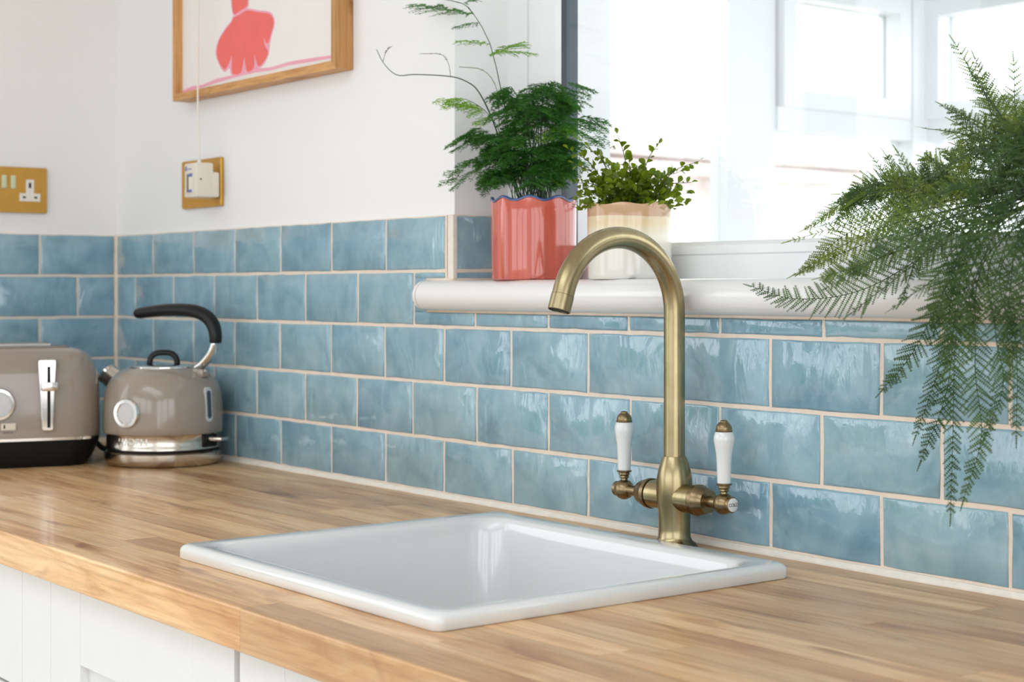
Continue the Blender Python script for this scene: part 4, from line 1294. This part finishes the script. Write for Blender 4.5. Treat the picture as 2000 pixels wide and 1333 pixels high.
FR_ = [
 ([(1.972, .02, 1.356), (1.921, .02, 1.428)], .030, 1, .04), ([(2.011, 0, 1.337), (2.01, -.01, 1.398)], .024, 1, .1), ([(1.945, .04, 1.345), (1.883, .05, 1.373)], .020, 1, .1),
 ([(1.985, -.06, 1.235), (1.911, -.1, 1.188), (1.84, -.115, 1.178), (1.783, -.12, 1.190)], .030, 0, .3), ([(1.951, -.03, 1.262), (1.883, -.06, 1.243), (1.805, -.08, 1.203)], .026, 1, .25),
 ([(1.918, .02, 1.275), (1.86, .03, 1.276), (1.809, .03, 1.324)], .022, 1, .2), ([(1.945, 0, 1.284), (1.903, 0, 1.28), (1.868, 0, 1.323)], .022, 1, .2),
 ([(1.927, 0, 1.273), (1.846, 0, 1.262), (1.752, -.03, 1.238)], .018, 1, .3), ([(1.906, .02, 1.291), (1.807, .03, 1.296), (1.75, .02, 1.261)], .020, 1, .25),
 ([(1.927, .04, 1.306), (1.903, .04, 1.323), (1.881, .05, 1.329)], .018, 1, .1),
 ([(2.017, -.08, 1.228), (2.022, -.11, 1.149), (2.021, -.113, 1.068), (2.016, -.11, .989)], .026, 0, .25), ([(2.010, -.07, 1.235), (1.993, -.1, 1.171), (1.97, -.11, 1.125), (1.94, -.11, 1.095)], .024, 0, .3),
 ([(2.004, -.07, 1.222), (1.999, -.1, 1.126), (1.97, -.1, 1.055)], .024, 0, .3), ([(1.997, -.06, 1.213), (1.997, -.09, 1.098), (1.968, -.09, 1.031)], .022, 0, .35),
 ([(2.034, -.08, 1.219), (2.042, -.11, 1.127), (2.050, -.112, 1.061), (2.030, -.11, 1.003)], .024, 0, .3), ([(2.039, -.08, 1.219), (2.063, -.11, 1.15), (2.071, -.11, 1.106), (2.053, -.11, 1.061)], .024, 0, .3),
 ([(2.042, -.07, 1.212), (2.077, -.1, 1.137), (2.077, -.1, 1.062)], .026, 0, .3), ([(2.006, -.08, 1.229), (2.001, -.11, 1.199), (1.961, -.12, 1.171)], .026, 0, .3),
 ([(1.972, -.05, 1.255), (1.945, -.09, 1.228), (1.875, -.11, 1.19)], .026, 0, .3), ([(1.983, -.05, 1.246), (1.954, -.08, 1.212), (1.890, -.095, 1.165)], .026, 0, .3),
 ([(2.011, -.05, 1.264), (1.998, -.07, 1.283), (1.968, -.09, 1.265)], .026, 0, .2), ([(1.911, .03, 1.281), (1.839, .04, 1.285), (1.766, .03, 1.288)], .018, 1, .35),
 ([(1.977, .02, 1.317), (1.96, .02, 1.367), (1.935, .03, 1.395)], .022, 1, .15), ([(1.97, .03, 1.298), (1.935, .03, 1.335), (1.865, .04, 1.351)], .020, 1, .2)]
def lf(w): return Vector(w) - fc
for pts, L, olive, t0 in FR_:
    P = [Vector((rf.uniform(-.022, .012), rf.uniform(-.03, .01), .085))] + [lf(q) for q in pts]
    nr = (Vector((.79, -.61, 0)) + rv(rf, .45) + Vector((0, 0, .45))).normalized()
    frond(P, L, 'fern_olive' if olive else 'fern', rf, t0, nrm=nr)
tl_ = [0, 22, 2, 23, 9, 5, 6, 21, 8, 7, 4, 18, 3, 19, 17]
for i in range(36):
    k = rf.randrange(len(tl_) - 1); a = FR_[tl_[k]][0]; c = FR_[tl_[k + 1]][0]; t = rf.random(); sc_ = rf.uniform(.62, 1.0)
    tip = lf(a[-1]).lerp(lf(c[-1]), t); mid = lf(a[-2]).lerp(lf(c[-2]), t)
    b = Vector((rf.uniform(-.025, .012), rf.uniform(-.03, .01), .085))
    tip = b.lerp(tip, sc_) + rv(rf, .012); mid = b.lerp(mid, sc_) + rv(rf, .010)
    if tip.y + fc.y > .075: tip.y = .075 - fc.y
    nr = (Vector((.79, -.61, .3)) + rv(rf, .55)).normalized()
    frond([b, mid, tip], rf.uniform(.018, .027), 'fern_olive' if rf.random() < .6 else 'fern', rf, .22, nrm=nr)
for i in range(44):
    az = rf.uniform(PI * .55, PI * 1.75); el = rf.uniform(-.55, 1.05); L = rf.uniform(.085, .165)
    if el > .6: L *= .85
    dv = Vector((math.cos(az) * math.cos(el), math.sin(az) * math.cos(el) * .75, math.sin(el)))
    b = Vector((rf.uniform(-.025, .015), rf.uniform(-.03, .01), .085))
    tip = b + dv * L + Vector((0, 0, -.03))
    if tip.y + fc.y > .075: tip.y = .075 - fc.y
    if tip.y + fc.y > -.055 and tip.z < .015: tip.z = .015 + rf.random() * .03
    mid = b.lerp(tip, .5) + Vector((0, 0, .030 + rf.uniform(0, .02)))
    nr = (Vector((.6, -.5, .5)) + rv(rf, .6)).normalized()
    frond([b, mid, tip], rf.uniform(.018, .028), 'fern_olive' if (el > .35 and i % 2) else 'fern', rf, .22, nrm=nr)
for i in range(16):   # hanging fill and the side away from the picture
    x = rf.uniform(-.06, .08); z = rf.uniform(-.10, -.02)
    b = Vector((rf.uniform(-.02, .02), -.03, .085))
    P = [b, Vector((x * .6, -.095, .055)), Vector((x, -.135 + rf.uniform(-.01, .012), z * .3 + .0)), Vector((x * 1.15, -.135 + rf.uniform(-.01, .01), z))]
    frond(P, rf.uniform(.02, .027), 'fern', rf, .25, nrm=(Vector((.7, -.7, .1)) + rv(rf, .4)).normalized())
for i in range(14):
    az = rf.uniform(-PI * .4, PI * .45); L = rf.uniform(.09, .15); b = Vector((rf.uniform(-.01, .02), rf.uniform(-.02, .01), .085))
    tip = b + Vector((math.cos(az) * L, min(.03, math.sin(az) * L * .6), rf.uniform(-.02, .09)))
    frond([b, b.lerp(tip, .5) + Vector((0, 0, .04)), tip], .022, 'fern', rf, .22, nrm=(Vector((.2, -.4, .8)) + rv(rf, .5)).normalized())
